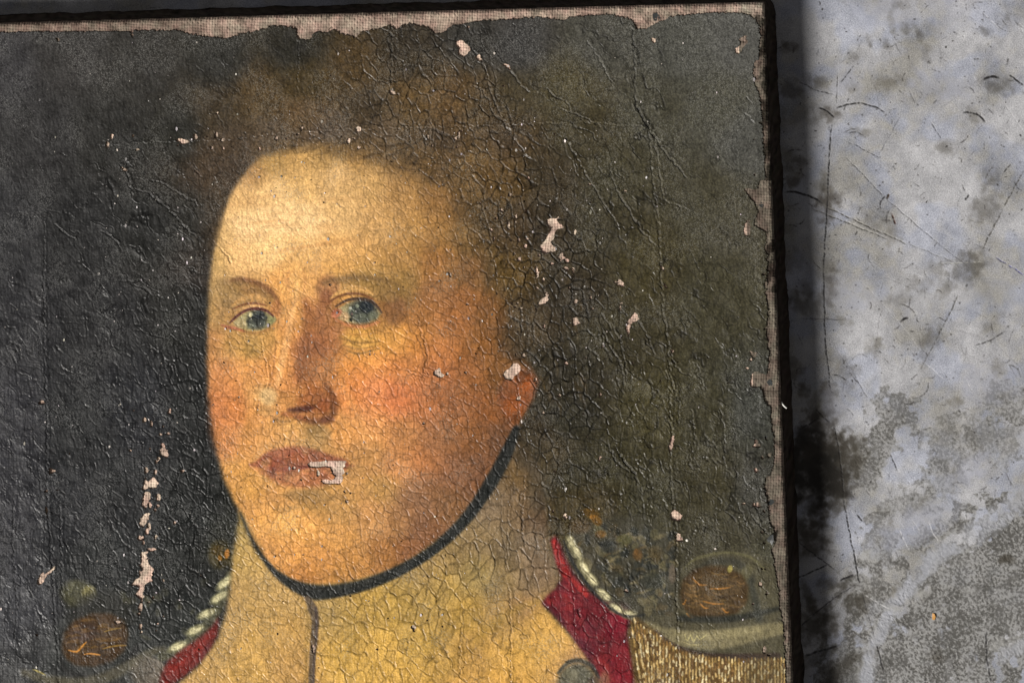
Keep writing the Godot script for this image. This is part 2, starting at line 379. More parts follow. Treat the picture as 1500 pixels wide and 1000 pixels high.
	ln([476,562, 2, 486,577, 5, 490,592, 6.5, 488,606, 6, 474,615, 5], "583626", 0.65, 9); ln([436,612, 3, 460,617, 5, 486,615, 4], "683a2a", 0.6, 8)
	ln([414,606, 3, 430,608, 4, 446,612, 3], "a4603a", 0.6, 5); ln([423,600, 2, 436,600, 4, 449,598, 4.5, 459,597, 2.5], "4a2824", 0.8, 7)
	ln([399,612, 0.8, 412,617, 1.4, 424,617, 0.8], "8c6a44", 0.6, 3)
	blob(430, 640, 7, 16, 8, "ecac68", 0.6); blob(468, 634, 22, 14, 0, "9f7f50", 0.5)
	# cheek
	blob(556, 572, 80, 60, -10, "e88450", 0.25); blob(630, 560, 100, 80, 0, "b86c42", 0.22); blob(330, 600, 34, 90, 0, "d47e4c", 0.3); blob(345, 600, 22, 34, 0, "e08e50", 0.25)
	ln([500,560, 2, 520,600, 4, 535,640, 3], "e6a75e", 0.35, 16); ln([600,480, 0.5, 614,500, 0.9, 622,530, 0.8, 618,552, 0.4], "5a3a22", 0.4, 2)
	# mouth
	poly([374,682, 382,668, 396,659, 414,655, 430,653, 448,655, 466,660, 488,667, 504,672, 512,680, 500,684, 470,686, 430,690, 400,688], 4); lay(col("985640"), 0.82, MOUTH)
	poly([386,690, 410,688, 440,690, 470,688, 500,686, 490,702, 468,712, 440,714, 412,710, 396,702], 5); lay(col("b8704c"), 0.82, MOUTH)
	blob(400, 678, 20, 10, -8, "a25238", 0.6); blob(436, 668, 22, 8, 0, "c06c44", 0.6); ln([366,680, 1, 388,684, 2.6, 410,688, 2.8, 432,686, 2.6, 460,682, 2, 490,681, 1.4, 518,682, 1], "783a32", 0.65, 5)
	ln([367,681, 1.5, 380,677, 5, 396,672, 7], "9c5638", 0.7, 6); ln([368,683, 1, 384,690, 4, 400,696, 5], "b06a42", 0.55, 7); blob(430, 702, 24, 7, 0, "c88a58", 0.5); blob(520, 690, 20, 14, 0, "a27c4c", 0.4); blob(450, 726, 46, 12, 4, "a07c4c", 0.55); blob(398, 722, 12, 14, 0, "c08a50", 0.4)
	ln([402,746, 1, 450,742, 2, 490,748, 1], "9c7c4a", 0.35, 8)
	for i in 46:
		var x := rng.randf_range(384, 506); var y := 684.0 + rng.randf_range(-26, 24) * (1.0 - absf(x - 440.0) / 90.0)
		blob(x, y, rng.randf_range(5, 12), rng.randf_range(4, 8), rng.randf() * 180.0, ["8c4c3a", "bc8054", "9c5e48", "c48c5c", "84503f", "ac6e4c"][rng.randi() % 6], 0.35)
	# ear and jaw
	poly([740,545, 758,540, 772,545, 784,552, 786,566, 778,582, 764,606, 748,614, 735,600, 728,580], 5); lay(col("844a28"), 0.75, EAR)
	blob(752, 592, 20, 14, -30, "a85a28", 0.6); blob(772, 562, 8, 16, 20, "a04e1c", 0.7); blob(745, 570, 14, 14, 0, "7c4a26", 0.4)
	blob(610, 735, 60, 44, -30, "86614a", 0.2); blob(680, 690, 50, 36, -50, "74523e", 0.2)
	ln([350,745, 2, 366,775, 3, 384,806, 3], "9c8458", 0.35, 6)

func paint_clothes() -> void:
	# far epaulette
	pl([62,1060, 60,985, 80,915, 110,880, 150,865, 200,860, 245,900, 330,850, 320,905, 262,960, 250,1000, 255,1060], "363936", 0.45, 10, EPL)
	blob(112, 868, 30, 24, 0, "5c5a3e", 0.7); blob(130, 868, 14, 14, 0, "8a8252", 0.8); blob(120, 880, 30, 8, -20, "4a4833", 0.6)
	blob(150, 900, 66, 44, -14, "2c2c28", 0.8)
	pl([90,950, 92,928, 108,908, 134,898, 162,898, 182,910, 188,930, 182,952, 164,968, 138,976, 110,974, 96,964], "46331f", 1.0, 4, EPL); blob(138, 936, 46, 36, -12, "4c3a28", 0.8); blob(122, 926, 26, 18, -10, "5a4842", 0.6)
	for i in 60:
		var a := rng.randf() * TAU; var q := sqrt(rng.randf()) * 0.9
		var x := 138.0 + cos(a) * 44.0 * q; var y := 936.0 + sin(a) * 32.0 * q
		var l := rng.randf_range(4, 11)
		ln([x - l, y + 1, 0.6, x, y - 2, rng.randf_range(1.0, 2.2), x + l, y + rng.randf_range(-3, 1), 0.5], ["7e5e34", "3a2c20", "94703a", "5e4a30", "2e261e"][rng.randi() % 5], 0.5, 2.5)
	ln([100,952, 0.8, 112,954, 1.5, 120,946, 1.3, 126,940, 0.7], "d48e34", 0.95, 1.6); ln([123,958, 0.8, 133,957, 1.4, 146,959, 0.8], "d8923a", 0.95, 1.6); ln([150,950, 0.6, 166,946, 1.2, 184,945, 0.7], "a8812e", 0.85, 2); ln([152,925, 0.8, 166,921, 1.4, 176,920, 0.7], "9c7a34", 0.8, 2)
	ln([88,962, 3, 100,985, 4, 140,992, 4, 180,975, 5, 200,950, 4], "2b2b2a", 0.8, 6)
	ln([35,985, 5, 70,995, 7, 120,1000, 8, 170,985, 8, 215,958, 6, 240,950, 4], "66604c", 0.7, 9); ln([48,980, 0.6, 56,983, 1.6, 66,988, 0.6], "b8a860", 0.9, 2)
	blob(215, 985, 30, 30, 0, "6f6556", 0.7); blob(228, 985, 20, 26, 0, "83786a", 0.5); ln([214,962, 0.8, 236,972, 1.5, 246,995, 1.3, 242,1020, 0.8], "a09484", 0.6, 2.5)
	ln([236,962, 6, 262,952, 8, 290,930, 8, 314,900, 7, 332,860, 6, 334,840, 4], "5a5842", 0.8, 5, EPL)
	for s in [[259, 947, -25], [285, 923, -27], [302, 899, -24], [320, 875, -34], [328, 854, -42]]:
		blob(s[0], s[1], 20, 9, s[2], "8f8c68", 0.8, EPL); blob(s[0] + 1.0, s[1] - 1.0, 15, 6, s[2], "dcd4a4", 0.95)
		ln([s[0] - 10.0, s[1] + 1.0, 0.6, s[0] + 8.0, s[1] - 6.0, 0.8], "a49e76", 0.7, 1.5)
	for i in 40:
		blob(rng.randf_range(180, 320), rng.randf_range(850, 940), rng.randf_range(4, 12), rng.randf_range(3, 8), rng.randf() * 180.0, ["5a5840", "26292a", "4a4836", "232827"][rng.randi() % 4], 0.35)
	blob(322, 812, 22, 26, 0, "4a4020", 0.8); blob(318, 806, 10, 10, 0, "5c4a24", 0.7); blob(332, 811, 5, 9, 10, "c47e28", 0.9); blob(322, 817, 4, 6, 0, "a06c24", 0.8)
	# coat
	coat_keys(); spread()
	poly([352,748, 346,780, 340,820, 337,860, 330,900, 318,935, 290,975, 262,1000, 235,1060, 235,1600, 880,1600, 930,1060, 868,970, 826,920, 792,884, 812,864, 822,846, 806,800, 800,740, 790,680, 766,650, 752,640, 720,700, 660,780, 580,835, 500,856, 440,856, 395,832, 370,800], 5)
	lay_field(1.0, COAT)
	blob(795, 700, 26, 70, 8, "453d2c", 0.6); blob(775, 660, 26, 36, 10, "41392a", 0.65); ln([806,730, 5, 806,780, 6, 816,840, 6], "5f5038", 0.5, 14)
	ln([693,940, 2, 720,915, 5, 760,890, 5, 790,880, 3], "a8863e", 0.5, 14); ln([612,1010, 6, 690,950, 8, 740,905, 5], "a07c36", 0.4, 18)
	for i in 50:
		var x := rng.randf_range(350, 780); var y := rng.randf_range(860, 1040)
		ln([x, y, 1, x + rng.randf_range(-8, 16), y + 22, 2.5, x + rng.randf_range(-10, 24), y + 46, 1], ["d4ac58", "a8873c", "c89c40", "b08a3e"][i % 4], 0.16, 8)
	# stock and the closing of the collar
	ln([352,752, 1, 366,784, 1.5, 384,815, 2.5, 405,840, 4.5, 432,858, 8, 462,867, 10.5, 500,864, 9, 540,854, 8, 590,833, 7.5, 640,801, 7, 685,756, 8, 720,705, 10, 742,664, 9.5, 756,628, 5], "272a29", 0.95, 6, STOCK)
	ln([440,866, 4, 462,872, 8, 500,868, 5, 560,852, 4, 640,806, 3, 690,757, 5, 730,690, 5], "202322", 0.5, 5)
	ln([450,876, 4, 458,892, 7, 462,910, 5.5, 459,935, 4.5, 457,970, 4.5, 454,1060, 4], "5f5142", 0.9, 4, STOCK); ln([462,890, 1.5, 464,930, 2, 460,970, 1.5, 458,1050, 1], "42383a", 0.7, 4)
	ln([449,890, 1, 450,930, 2, 447,1000, 2], "9a7c44", 0.5, 5)
	# far scarlet edging
	poly([321,902, 318,930, 306,952, 290,972, 272,988, 252,1002, 240,1030, 230,1030, 236,985, 246,968, 268,950, 290,935, 308,920], 3); lay(col("7c2a24"), 0.95, FACING_B)
	ln([246,985, 3, 280,958, 4, 306,932, 3], "94312a", 0.6, 6); ln([292,965, 2, 305,945, 2.5], "5a2428", 0.6, 5)
	# near scarlet facing
	poly([807,790, 814,784, 822,800, 832,824, 848,848, 866,868, 890,880, 910,890, 921,902, 919,925, 924,960, 934,1000, 940,1060, 905,1060, 884,1002, 862,965, 838,930, 806,892, 794,884, 800,874, 814,862, 824,848, 814,820], 3); lay(col("6c2028"), 0.97, FACING)
	ln([812,794, 3.5, 822,825, 6, 838,852, 6, 856,870, 6], "a02e2c", 0.9, 5); blob(828, 882, 26, 18, 30, "963034", 0.6); blob(905, 910, 22, 34, 20, "80182a", 0.6); blob(860, 930, 24, 34, -35, "6a2430", 0.55); ln([800,886, 2, 838,924, 4, 866,962, 5, 890,1010, 4], "5e2a36", 0.6, 6); blob(912, 975, 20, 50, -8, "821c26", 0.7); ln([832,846, 1, 846,866, 2, 862,880, 1], "4e1c26", 0.7, 3); ln([868,868, 2, 895,882, 3, 918,896, 2], "4a1a22", 0.6, 4)
	for i in 70:
		var t := rng.randf()
		var x := lerpf(815, 905, t) + rng.randf_range(-16, 16); var y := lerpf(860, 1010, t) + rng.randf_range(-26, 20)
		blob(x, y, rng.randf_range(6, 16), rng.randf_range(3, 8), 50 + rng.randf_range(-30, 30), ["5a1e28", "94302e", "7a222a", "6a2430", "a03a34"][rng.randi() % 5], 0.3 if ID[clampi(int((y - py0) * ps), 0, ph - 1) * pw + clampi(int((x - px0) * ps), 0, pw - 1)] == FACING else 0.0)
	# near epaulette: strap
	pl([826,790, 850,775, 900,752, 950,760, 985,785, 992,850, 990,920, 960,925, 936,905, 900,892, 868,868, 840,840], "46443a", 0.7, 8, EPR)
	for i in 150:
		var bx := rng.randf_range(845, 988); var by := rng.randf_range(770, 900)
		if by > 812.0 + (bx - 845.0) * 0.95: continue
		blob(bx, by, rng.randf_range(4, 13), rng.randf_range(3, 9), rng.randf() * 180.0, ["6a6448", "2c2e2a", "7a7050", "343630", "584c34", "242826"][rng.randi() % 6], 0.6)
	for i in 22:
		var bx := rng.randf_range(868, 985); var by := rng.randf_range(778, 812.0 + (bx - 845.0) * 0.75)
		var a := rng.randf_range(-0.6, 1.0); var l := rng.randf_range(8, 20)
		ln([bx, by, 0.8, bx + cos(a) * l * 0.5 + 3, by + sin(a) * l * 0.5 - 3, rng.randf_range(1.2, 2.6), bx + cos(a) * l, by + sin(a) * l, 0.5], ["8c7f5a", "7a7050", "6e5a38", "9a8c66"][rng.randi() % 4], 0.55, 3)
	for b in [[866, 752, 16, 9, 20, "6a4c1c"], [874, 762, 12, 8, 40, "7a5420"], [868, 757, 6, 4, 0, "a06c2a"], [850, 770, 20, 14, 0, "54422a"], [880, 782, 10, 7, 0, "7a5222"], [934, 812, 9, 11, 0, "64492a"], [932, 808, 4, 6, 0, "7e5a32"], [915, 790, 14, 10, 0, "585634"], [960, 810, 16, 14, 30, "5a4e34"], [985, 840, 7, 18, 0, "7a6c5c"], [955, 850, 22, 16, 0, "3a3c34"], [890, 800, 14, 12, 0, "2b2e2d"], [900, 845, 16, 12, 30, "2e302c"]]:
		blob(b[0], b[1], b[2], b[3], b[4], b[5], 0.7)
	for s in [[836, 795, 62], [845, 810, 58], [855, 832, 48], [866, 848, 44], [884, 871, 36], [902, 891, 24], [922, 900, 8]]:
		blob(s[0], s[1], 17, 9.5, s[2], "8a8460", 0.8, EPR); blob(s[0] + 1.0, s[1], 13, 6, s[2] + 8.0, "dcd2a4", 0.95); ln([s[0] - 9.0, s[1] - 7.0, 0.8, s[0] + 3.0, s[1] + 8.0, 1.0], "4a4836", 0.5, 2)
	ln([826,792, 1, 838,822, 2, 858,852, 2, 884,882, 2, 915,902, 2, 944,900, 2], "26282a", 0.75, 3)
	# near epaulette: crescent
	pl([1000,832, 1020,815, 1060,806, 1105,810, 1135,830, 1148,900, 1150,970, 1090,968, 1040,960, 1000,945, 955,915, 940,900, 985,900], "57523f", 0.75, 8, EPR)
	ln([1002,832, 1, 1020,818, 2, 1060,809, 2, 1100,816, 2, 1120,835, 1.5], "6e6a4a", 0.7, 3); ln([1004,846, 3, 1040,824, 5, 1082,824, 5, 1104,850, 4], "34342e", 0.6, 8); blob(1094, 838, 10, 16, 30, "726c4c", 0.5)
	pl([996,872, 1000,850, 1016,834, 1040,828, 1066,830, 1088,842, 1097,860, 1094,882, 1080,898, 1050,906, 1018,904, 1002,892], "4a3822", 0.95, 4); blob(1046, 868, 54, 38, 0, "584831", 0.8)
	for i in 80:
		var a := rng.randf() * TAU; var q := sqrt(rng.randf()) * 0.92
		var x := 1046.0 + cos(a) * 50.0 * q; var y := 868.0 + sin(a) * 34.0 * q
		var l := rng.randf_range(4, 12)
		ln([x - l, y - 3, 0.5, x, y + 1, rng.randf_range(0.8, 1.8), x + l, y - 1, 0.5], ["80663e", "3a2e22", "8f6e42", "6a553a"][rng.randi() % 4], 0.5, 2.2)
	for a in [[1014, 846, 1036, 856], [1005, 878, 1000, 884], [1030, 880, 1060, 884], [1026, 884, 1038, 890], [1058, 890, 1068, 896], [1006, 898, 1016, 904], [1040, 862, 1070, 860]]:
		ln([a[0], a[1], 0.6, (a[0] + a[2]) * 0.5, maxf(a[1], a[3]), 1.4, a[2], a[3], 0.5], "b07838", 0.9, 1.8)
	blob(1069.5, 833, 5, 7, 15, "a09450", 1.0)
	ln([996,905, 4, 1030,907, 5, 1080,905, 5, 1120,896, 4, 1146,890, 3], "2e302c", 0.8, 7); ln([1100,850, 3, 1108,885, 6, 1112,905, 6], "3a3c36", 0.7, 8)
	ln([946,912, 4, 972,928, 9, 1004,936, 12, 1050,937, 14, 1100,928, 12, 1142,920, 9], "857c5c", 0.9, 8); ln([985,922, 3, 1004,930, 6, 1050,930, 7, 1110,922, 5], "988e68", 0.6, 8)
	ln([960,925, 3, 985,945, 4, 1020,957, 4, 1060,962, 5, 1140,960, 4], "3a2c26", 0.85, 5)
	ln([1003,929, 0.6, 1007,938, 1.0, 1012,930, 0.9, 1016,940, 1.0, 1021,931, 0.9, 1025,936, 0.8, 1034,930, 0.7], "c9bd80", 0.9, 1.4); ln([1002,940, 0.6, 1012,944, 0.9, 1024,944, 0.8], "b8ac74", 0.7, 1.6)
	# bullion fringe
	poly([930,902, 944,912, 965,928, 990,948, 1020,958, 1060,964, 1100,966, 1146,964, 1160,1060, 935,1060, 924,960, 919,925], 3); lay(col("66502e"), 0.97, EPR)
	for i in 48:
		var x := 924.0 + i * 4.8
		var top := 906.0 + clampf((x - 930.0) / 70.0, 0.0, 1.0) * 48.0 + clampf((x - 1000.0) / 60.0, 0.0, 1.0) * 10.0
		var y := top + rng.randf_range(-2, 3)
		var s := rng.randf_range(-0.06, 0.06) + clampf((960.0 - x) / 60.0, 0.0, 0.5)
		while y < 1062.0:
			var l := rng.randf_range(3.5, 8.0)
			var c: String = ["bc9a5a", "e6cc90", "94703e", "d8b878", "664a2a", "f4e4b4"][rng.randi() % 6]
			ln([x + (y - top) * s * 0.3, y, 1.0, x + (y - top + l) * s * 0.3 + rng.randf_range(-1, 1), y + l * 0.75, rng.randf_range(1.0, 1.9)], c, rng.randf_range(0.6, 1.0), 1.2)
			y += l
	blob(1120, 1000, 40, 60, 0, "4c4636", 0.35)
	# button
	blob(846, 1000, 36, 36, 0, "55564a", 1.0, BUTTON); blob(846, 1000, 32, 32, 0, "625f4e", 0.9, BUTTON); blob(836, 990, 16, 14, 0, "7a755e", 0.6); ln([818,985, 2, 832,970, 3, 850,967, 3, 868,976, 3, 877,992, 2], "3a3d3a", 0.8, 4); blob(872, 1002, 14, 16, 0, "55433a", 0.6); blob(886, 1000, 10, 22, 0, "8a6a4c", 0.6)

# ---------------------------------------------------------------- cracks, losses and relief
var HB := PackedFloat32Array() # drawn relief: creases, long cracks
var LM := PackedFloat32Array() # 1 where the paint is gone
var HT := PackedFloat32Array() # whole relief of the paint, in units

func ridge(p: Array, soft: float, h: float, wave := 2.0) -> void:
	line(p, soft, wave)
	for y in mh:
		var o := (my + y) * W + mx
		for x in mw: HB[o + x] += mk[y * mw + x] * h

func crack(p: Array, h := 1.4) -> void:
	ridge(p, 1.8, -h * 0.8, 2.2)
	var q := p.duplicate()
	for i in q.size() / 3:
		q[3 * i] += 2.4; q[3 * i + 1] -= 1.6; q[3 * i + 2] = 1.2
	ridge(q, 5.0, h * 0.45, 2.2)

func lose(p: Array, rough := 2.6) -> void:
	poly(p, 0.0, rough)
	for y in mh:
		var o := (my + y) * W + mx
		for x in mw: LM[o + x] = maxf(LM[o + x], mk[y * mw + x])

func fleck(x: float, y: float, s: float, tall := 1.0) -> void:
	var p := []
	var n := 5 + rng.randi() % 3
	var a0 := rng.randf() * TAU
	for i in n:
		var a := a0 + TAU * i / n
		var q := s * rng.randf_range(0.55, 1.15)
		p.append(x + cos(a) * q); p.append(y + sin(a) * q * tall)
	lose(p, 1.4)

func losses() -> void:
	rng.seed = 5
	LM.resize(W * H); LM.fill(1.0)
	poly([-184,53, -100,51, -30,49, 0,48, 40,47, 100,47, 190,45.5, 262,45, 275,50, 300,54, 332,57, 350,51, 392,41, 400,38, 432,41, 436,58, 454,59, 457,47, 478,48, 486,43, 500,50, 516,53, 519,60, 528,46, 548,44, 570,37, 578,44, 598,35, 624,39, 634,48, 644,50, 662,38, 700,31, 750,29, 790,25, 830,31, 833,25, 890,21, 918,27, 928,31, 931,43, 946,43, 960,36, 984,24, 1040,19, 1075,19, 1098,22, 1106,30, 1113,40, 1112,86, 1104,92, 1103,112, 1108,130, 1113,142, 1117,190, 1121,266, 1122,300, 1122,348, 1124,400, 1121,432, 1125,452, 1122,490, 1126,515, 1124,548, 1112,568, 1117,575, 1119,588, 1127,596, 1130,628, 1134,640, 1134,668, 1130,694, 1120,702, 1119,718, 1124,735, 1126,752, 1128,768, 1133,778, 1134,800, 1130,806, 1134,822, 1136,842, 1141,868, 1142,892, 1147,912, 1149,948, 1151,985, 1153,1080, -148,1080, -176,300], 0.0, 3.2)
	for y in mh:
		var o := (my + y) * W + mx
		for x in mw: LM[o + x] = 1.0 - mk[y * mw + x]
	# ragged edges
	begin_keys_only()
	box(X0, Y0, X0 + W, Y0 + H)
	mk = LM.duplicate()
	soften(2)
	soften(1)
	var rag := _noise(FastNoiseLite.TYPE_SIMPLEX, 0.22, 77, 3)
	for y in H:
		for x in W:
			var o := y * W + x
			if mk[o] > 0.02 and mk[o] < 0.98: LM[o] = clampf((mk[o] + rag.get_noise_2d(x, y) * 0.6 - 0.5) * 3.0 + 0.5, 0.0, 1.0)
	lose([1090,277, 1100,275, 1108,280, 1112,266, 1122,262, 1124,280, 1136,290, 1136,342, 1116,338, 1104,330, 1110,310, 1106,300, 1100,292])
	lose([1092,326, 1097,320, 1100,330, 1099,345, 1091,346, 1088,338]); lose([1120,360, 1126,358, 1126,372, 1122,370])
	lose([1096,515, 1110,516, 1104,528]); lose([1102,546, 1110,544, 1118,548, 1130,552, 1141,545, 1141,575, 1120,572, 1116,565, 1106,568, 1098,566])
	lose([1102,651, 1114,650, 1115,656, 1103,656]); lose([1120,638, 1124,638, 1124,645, 1120,645]); lose([1122,664, 1132,663, 1126,672]); lose([1106,736, 1113,735, 1116,743, 1109,744]); lose([1085,737, 1093,736, 1092,740, 1086,740])
	lose([1083,56, 1093,52, 1096,62, 1090,68, 1086,78, 1080,80, 1076,76, 1078,70, 1084,68]); lose([953,55, 961,56, 960,62, 956,65])
	lose([1121,100, 1105,103, 1104,112, 1108,128, 1114,134, 1119,132]); lose([1112,140, 1117,138, 1117,146])
	# top right group
	lose([668,60, 676,58, 680,62, 690,70, 688,76, 678,84, 670,80, 672,72, 667,66]); lose([694,84, 702,79, 708,90, 700,90]); lose([725,89, 732,92, 746,94, 749,104, 742,100, 736,95]); lose([735,123, 739,126, 735,129])
	lose([569,132, 580,134, 580,139, 571,140]); lose([519,186, 528,185, 528,193, 522,196, 519,191]); lose([497,198, 504,199, 500,202]); lose([482,109, 486,110, 483,114]); lose([672,191, 677,190, 677,196])
	lose([256,205, 262,203, 276,205, 277,209, 266,212]); lose([154,214, 162,215, 157,217]); lose([314,165, 320,164, 320,168, 315,169]); lose([81,55, 87,56, 87,61, 82,62]); lose([210,99, 214,99, 213,102]); lose([190,43, 196,44, 194,56, 190,52]); lose([323,203, 330,203, 326,208]); lose([336,214, 341,213, 340,217])
	lose([175,244, 184,246, 187,254, 180,250]); lose([283,248, 290,252, 292,257, 286,254])
	# right of the hair
	lose([800,321, 812,320, 828,334, 814,338, 812,348, 806,356, 816,366, 812,370, 796,372, 791,362, 798,352, 806,336, 802,330]); lose([817,376, 824,370, 825,382, 818,384]); lose([824,392, 832,390, 834,396, 827,397]); lose([784,396, 788,394, 790,404, 785,410]); lose([741,326, 747,323, 747,338, 742,336]); lose([753,314, 757,313, 757,328, 753,326]); lose([797,428, 803,428, 803,440, 798,446, 785,447, 790,440, 797,436]); lose([838,466, 845,464, 850,474, 840,478]); lose([766,360, 771,357, 772,363, 767,365]); lose([732,303, 737,307, 736,313, 732,309]); lose([757,296, 763,297, 761,302]); lose([709,304, 714,305, 712,309]); lose([808,427, 812,428, 810,433]); lose([838,392, 842,393, 841,402, 838,400])
	lose([903,419, 906,407, 912,412, 916,420]); lose([908,446, 911,442, 910,454, 905,458]); lose([917,472, 923,466, 930,456, 937,468, 926,474, 922,484, 921,494, 917,486]); lose([924,531, 930,530, 928,537]); lose([912,280, 918,277, 916,283]); lose([967,388, 972,390, 974,396, 970,397]); lose([970,412, 976,418, 980,424, 974,422]); lose([980,513, 986,512, 984,519]); lose([966,555, 969,553, 968,563, 966,562]); lose([876,670, 881,668, 880,676, 875,676]); lose([983,640, 988,638, 987,652, 982,664, 979,656]); lose([981,754, 988,745, 1000,756, 996,764, 985,762]); lose([990,783, 994,778, 1002,793, 990,794]); lose([825,753, 829,751, 832,759, 828,763, 825,758]); lose([913,866, 918,862, 921,868]); lose([806,748, 810,746, 812,752])
	lose([738,544, 746,540, 750,533, 758,532, 764,540, 762,546, 752,552, 750,558, 740,556, 737,550]); lose([782,552, 786,553, 786,560, 782,560]); lose([757,582, 762,580, 762,586, 756,588]); lose([678,545, 684,543, 684,549]); lose([633,546, 640,540, 644,536, 646,544, 652,550, 646,554, 636,551])
	# mouth
	lose([449,679, 456,676, 486,675, 506,675, 507,683, 500,686, 486,686, 474,684, 462,686, 452,684], 2.4); lose([484,684, 494,686, 503,683, 504,693, 500,700, 502,706, 494,711, 489,706, 491,698, 485,694], 2.6); lose([470,705, 476,701, 484,704, 491,700, 496,706, 486,710, 474,709], 2.6); lose([505,733, 510,731, 511,736, 506,738]); lose([503,716, 506,715, 506,724, 503,722]); lose([445,612, 449,610, 450,615]); lose([426,684, 432,683, 434,687, 428,688])
	# the string of losses by the far shoulder
	lose([243,604, 249,603, 247,609]); lose([250,627, 254,626, 252,629]); lose([240,634, 250,633, 246,638]); lose([236,648, 240,649, 246,664, 246,671, 236,668, 231,661, 235,656]); lose([225,674, 233,673, 229,681]); lose([221,700, 226,698, 231,709, 227,716, 210,716, 214,709]); lose([209,722, 220,719, 219,732, 212,745, 206,741, 208,732]); lose([211,753, 219,751, 217,762, 208,774, 203,770, 204,760]); lose([227,782, 231,783, 226,793, 222,793]); lose([215,803, 228,802, 228,807, 216,808]); lose([208,812, 213,808, 217,826, 225,834, 222,842, 222,852, 208,858, 190,858, 196,849, 204,846, 206,836, 204,828]); lose([203,860, 211,858, 209,870, 208,888, 204,888, 206,878, 197,872, 200,866]); lose([198,898, 206,897, 204,903]); lose([262,689, 270,688, 266,694])
	lose([70,686, 75,685, 82,690, 72,696]); lose([64,720, 70,716, 70,722]); lose([80,717, 88,717, 87,719, 81,719]); lose([65,742, 70,742, 70,760, 67,756]); lose([58,842, 64,838, 68,844, 60,858, 54,856, 54,848]); lose([66,842, 80,828, 82,832, 72,842]); lose([292,842, 299,843, 300,848, 296,846]); lose([166,909, 175,909, 179,914, 168,915]); lose([203,915, 207,914, 209,930, 204,928]); lose([236,900, 241,898, 238,905]); lose([99,664, 103,662, 101,668])
	lose([602,915, 610,916, 608,926, 604,925]); lose([646,914, 651,917, 648,921]); lose([456,944, 462,946, 461,958, 456,956])
	for s in [[60, 590, 5], [190, 660, 3], [303, 200, 2], [500, 730, 2], [346, 603, 2], [568, 905, 2], [588, 793, 2], [700, 510, 2], [620, 620, 3], [655, 548, 3], [660, 470, 2], [728, 430, 2], [640, 413, 2], [590, 420, 2], [795, 605, 3], [804, 572, 3], [860, 640, 3], [812, 690, 3], [1010, 795, 0], [290, 885, 2], [283, 841, 2], [230, 914, 3], [54, 930, 3], [1104, 740, 3], [965, 55, 2], [1000, 28, 2], [686, 40, 3]]:
		if s[2] > 0: fleck(s[0], s[1], s[2])
	for i in 26:
		var y := 600.0 + i * 12.0 + rng.randf_range(-5, 5)
		var x := 246.0 - (y - 600.0) * 0.15 + rng.randf_range(-6, 6)
		if i % 3 != 1: fleck(x, y, rng.randf_range(2.5, 5.0), rng.randf_range(0.6, 1.8))
	for p in [[808, 386], [822, 372], [796, 410], [786, 422], [838, 404], [772, 350], [760, 380], [748, 352], [770, 308], [500, 700], [508, 694], [466, 694], [514, 722]]: fleck(p[0], p[1], rng.randf_range(2.0, 4.0), rng.randf_range(0.6, 1.6))
	for i in 150:
		var x := 0.0; var y := 0.0
		match i % 5:
			0, 1: x = rng.randfn(780, 55); y = rng.randfn(400, 80)
			2: x = rng.randfn(222, 14); y = rng.randf_range(600, 930)
			3: x = rng.randf_range(140, 720); y = rng.randfn(206, 12)
			4: x = 1122.0 + rng.randfn(-8, 8) + (rng.randf() - 0.5) * 10.0; y = rng.randf_range(60, 980)
		fleck(x, y, rng.randf_range(1.6, 4.2), rng.randf_range(0.5, 1.7))
	for i in 120:
		var x := rng.randf_range(280, 1100); var y := rng.randf_range(180, 1000)
		fleck(x, y, rng.randf_range(1.3, 2.4), rng.randf_range(0.6, 1.4))

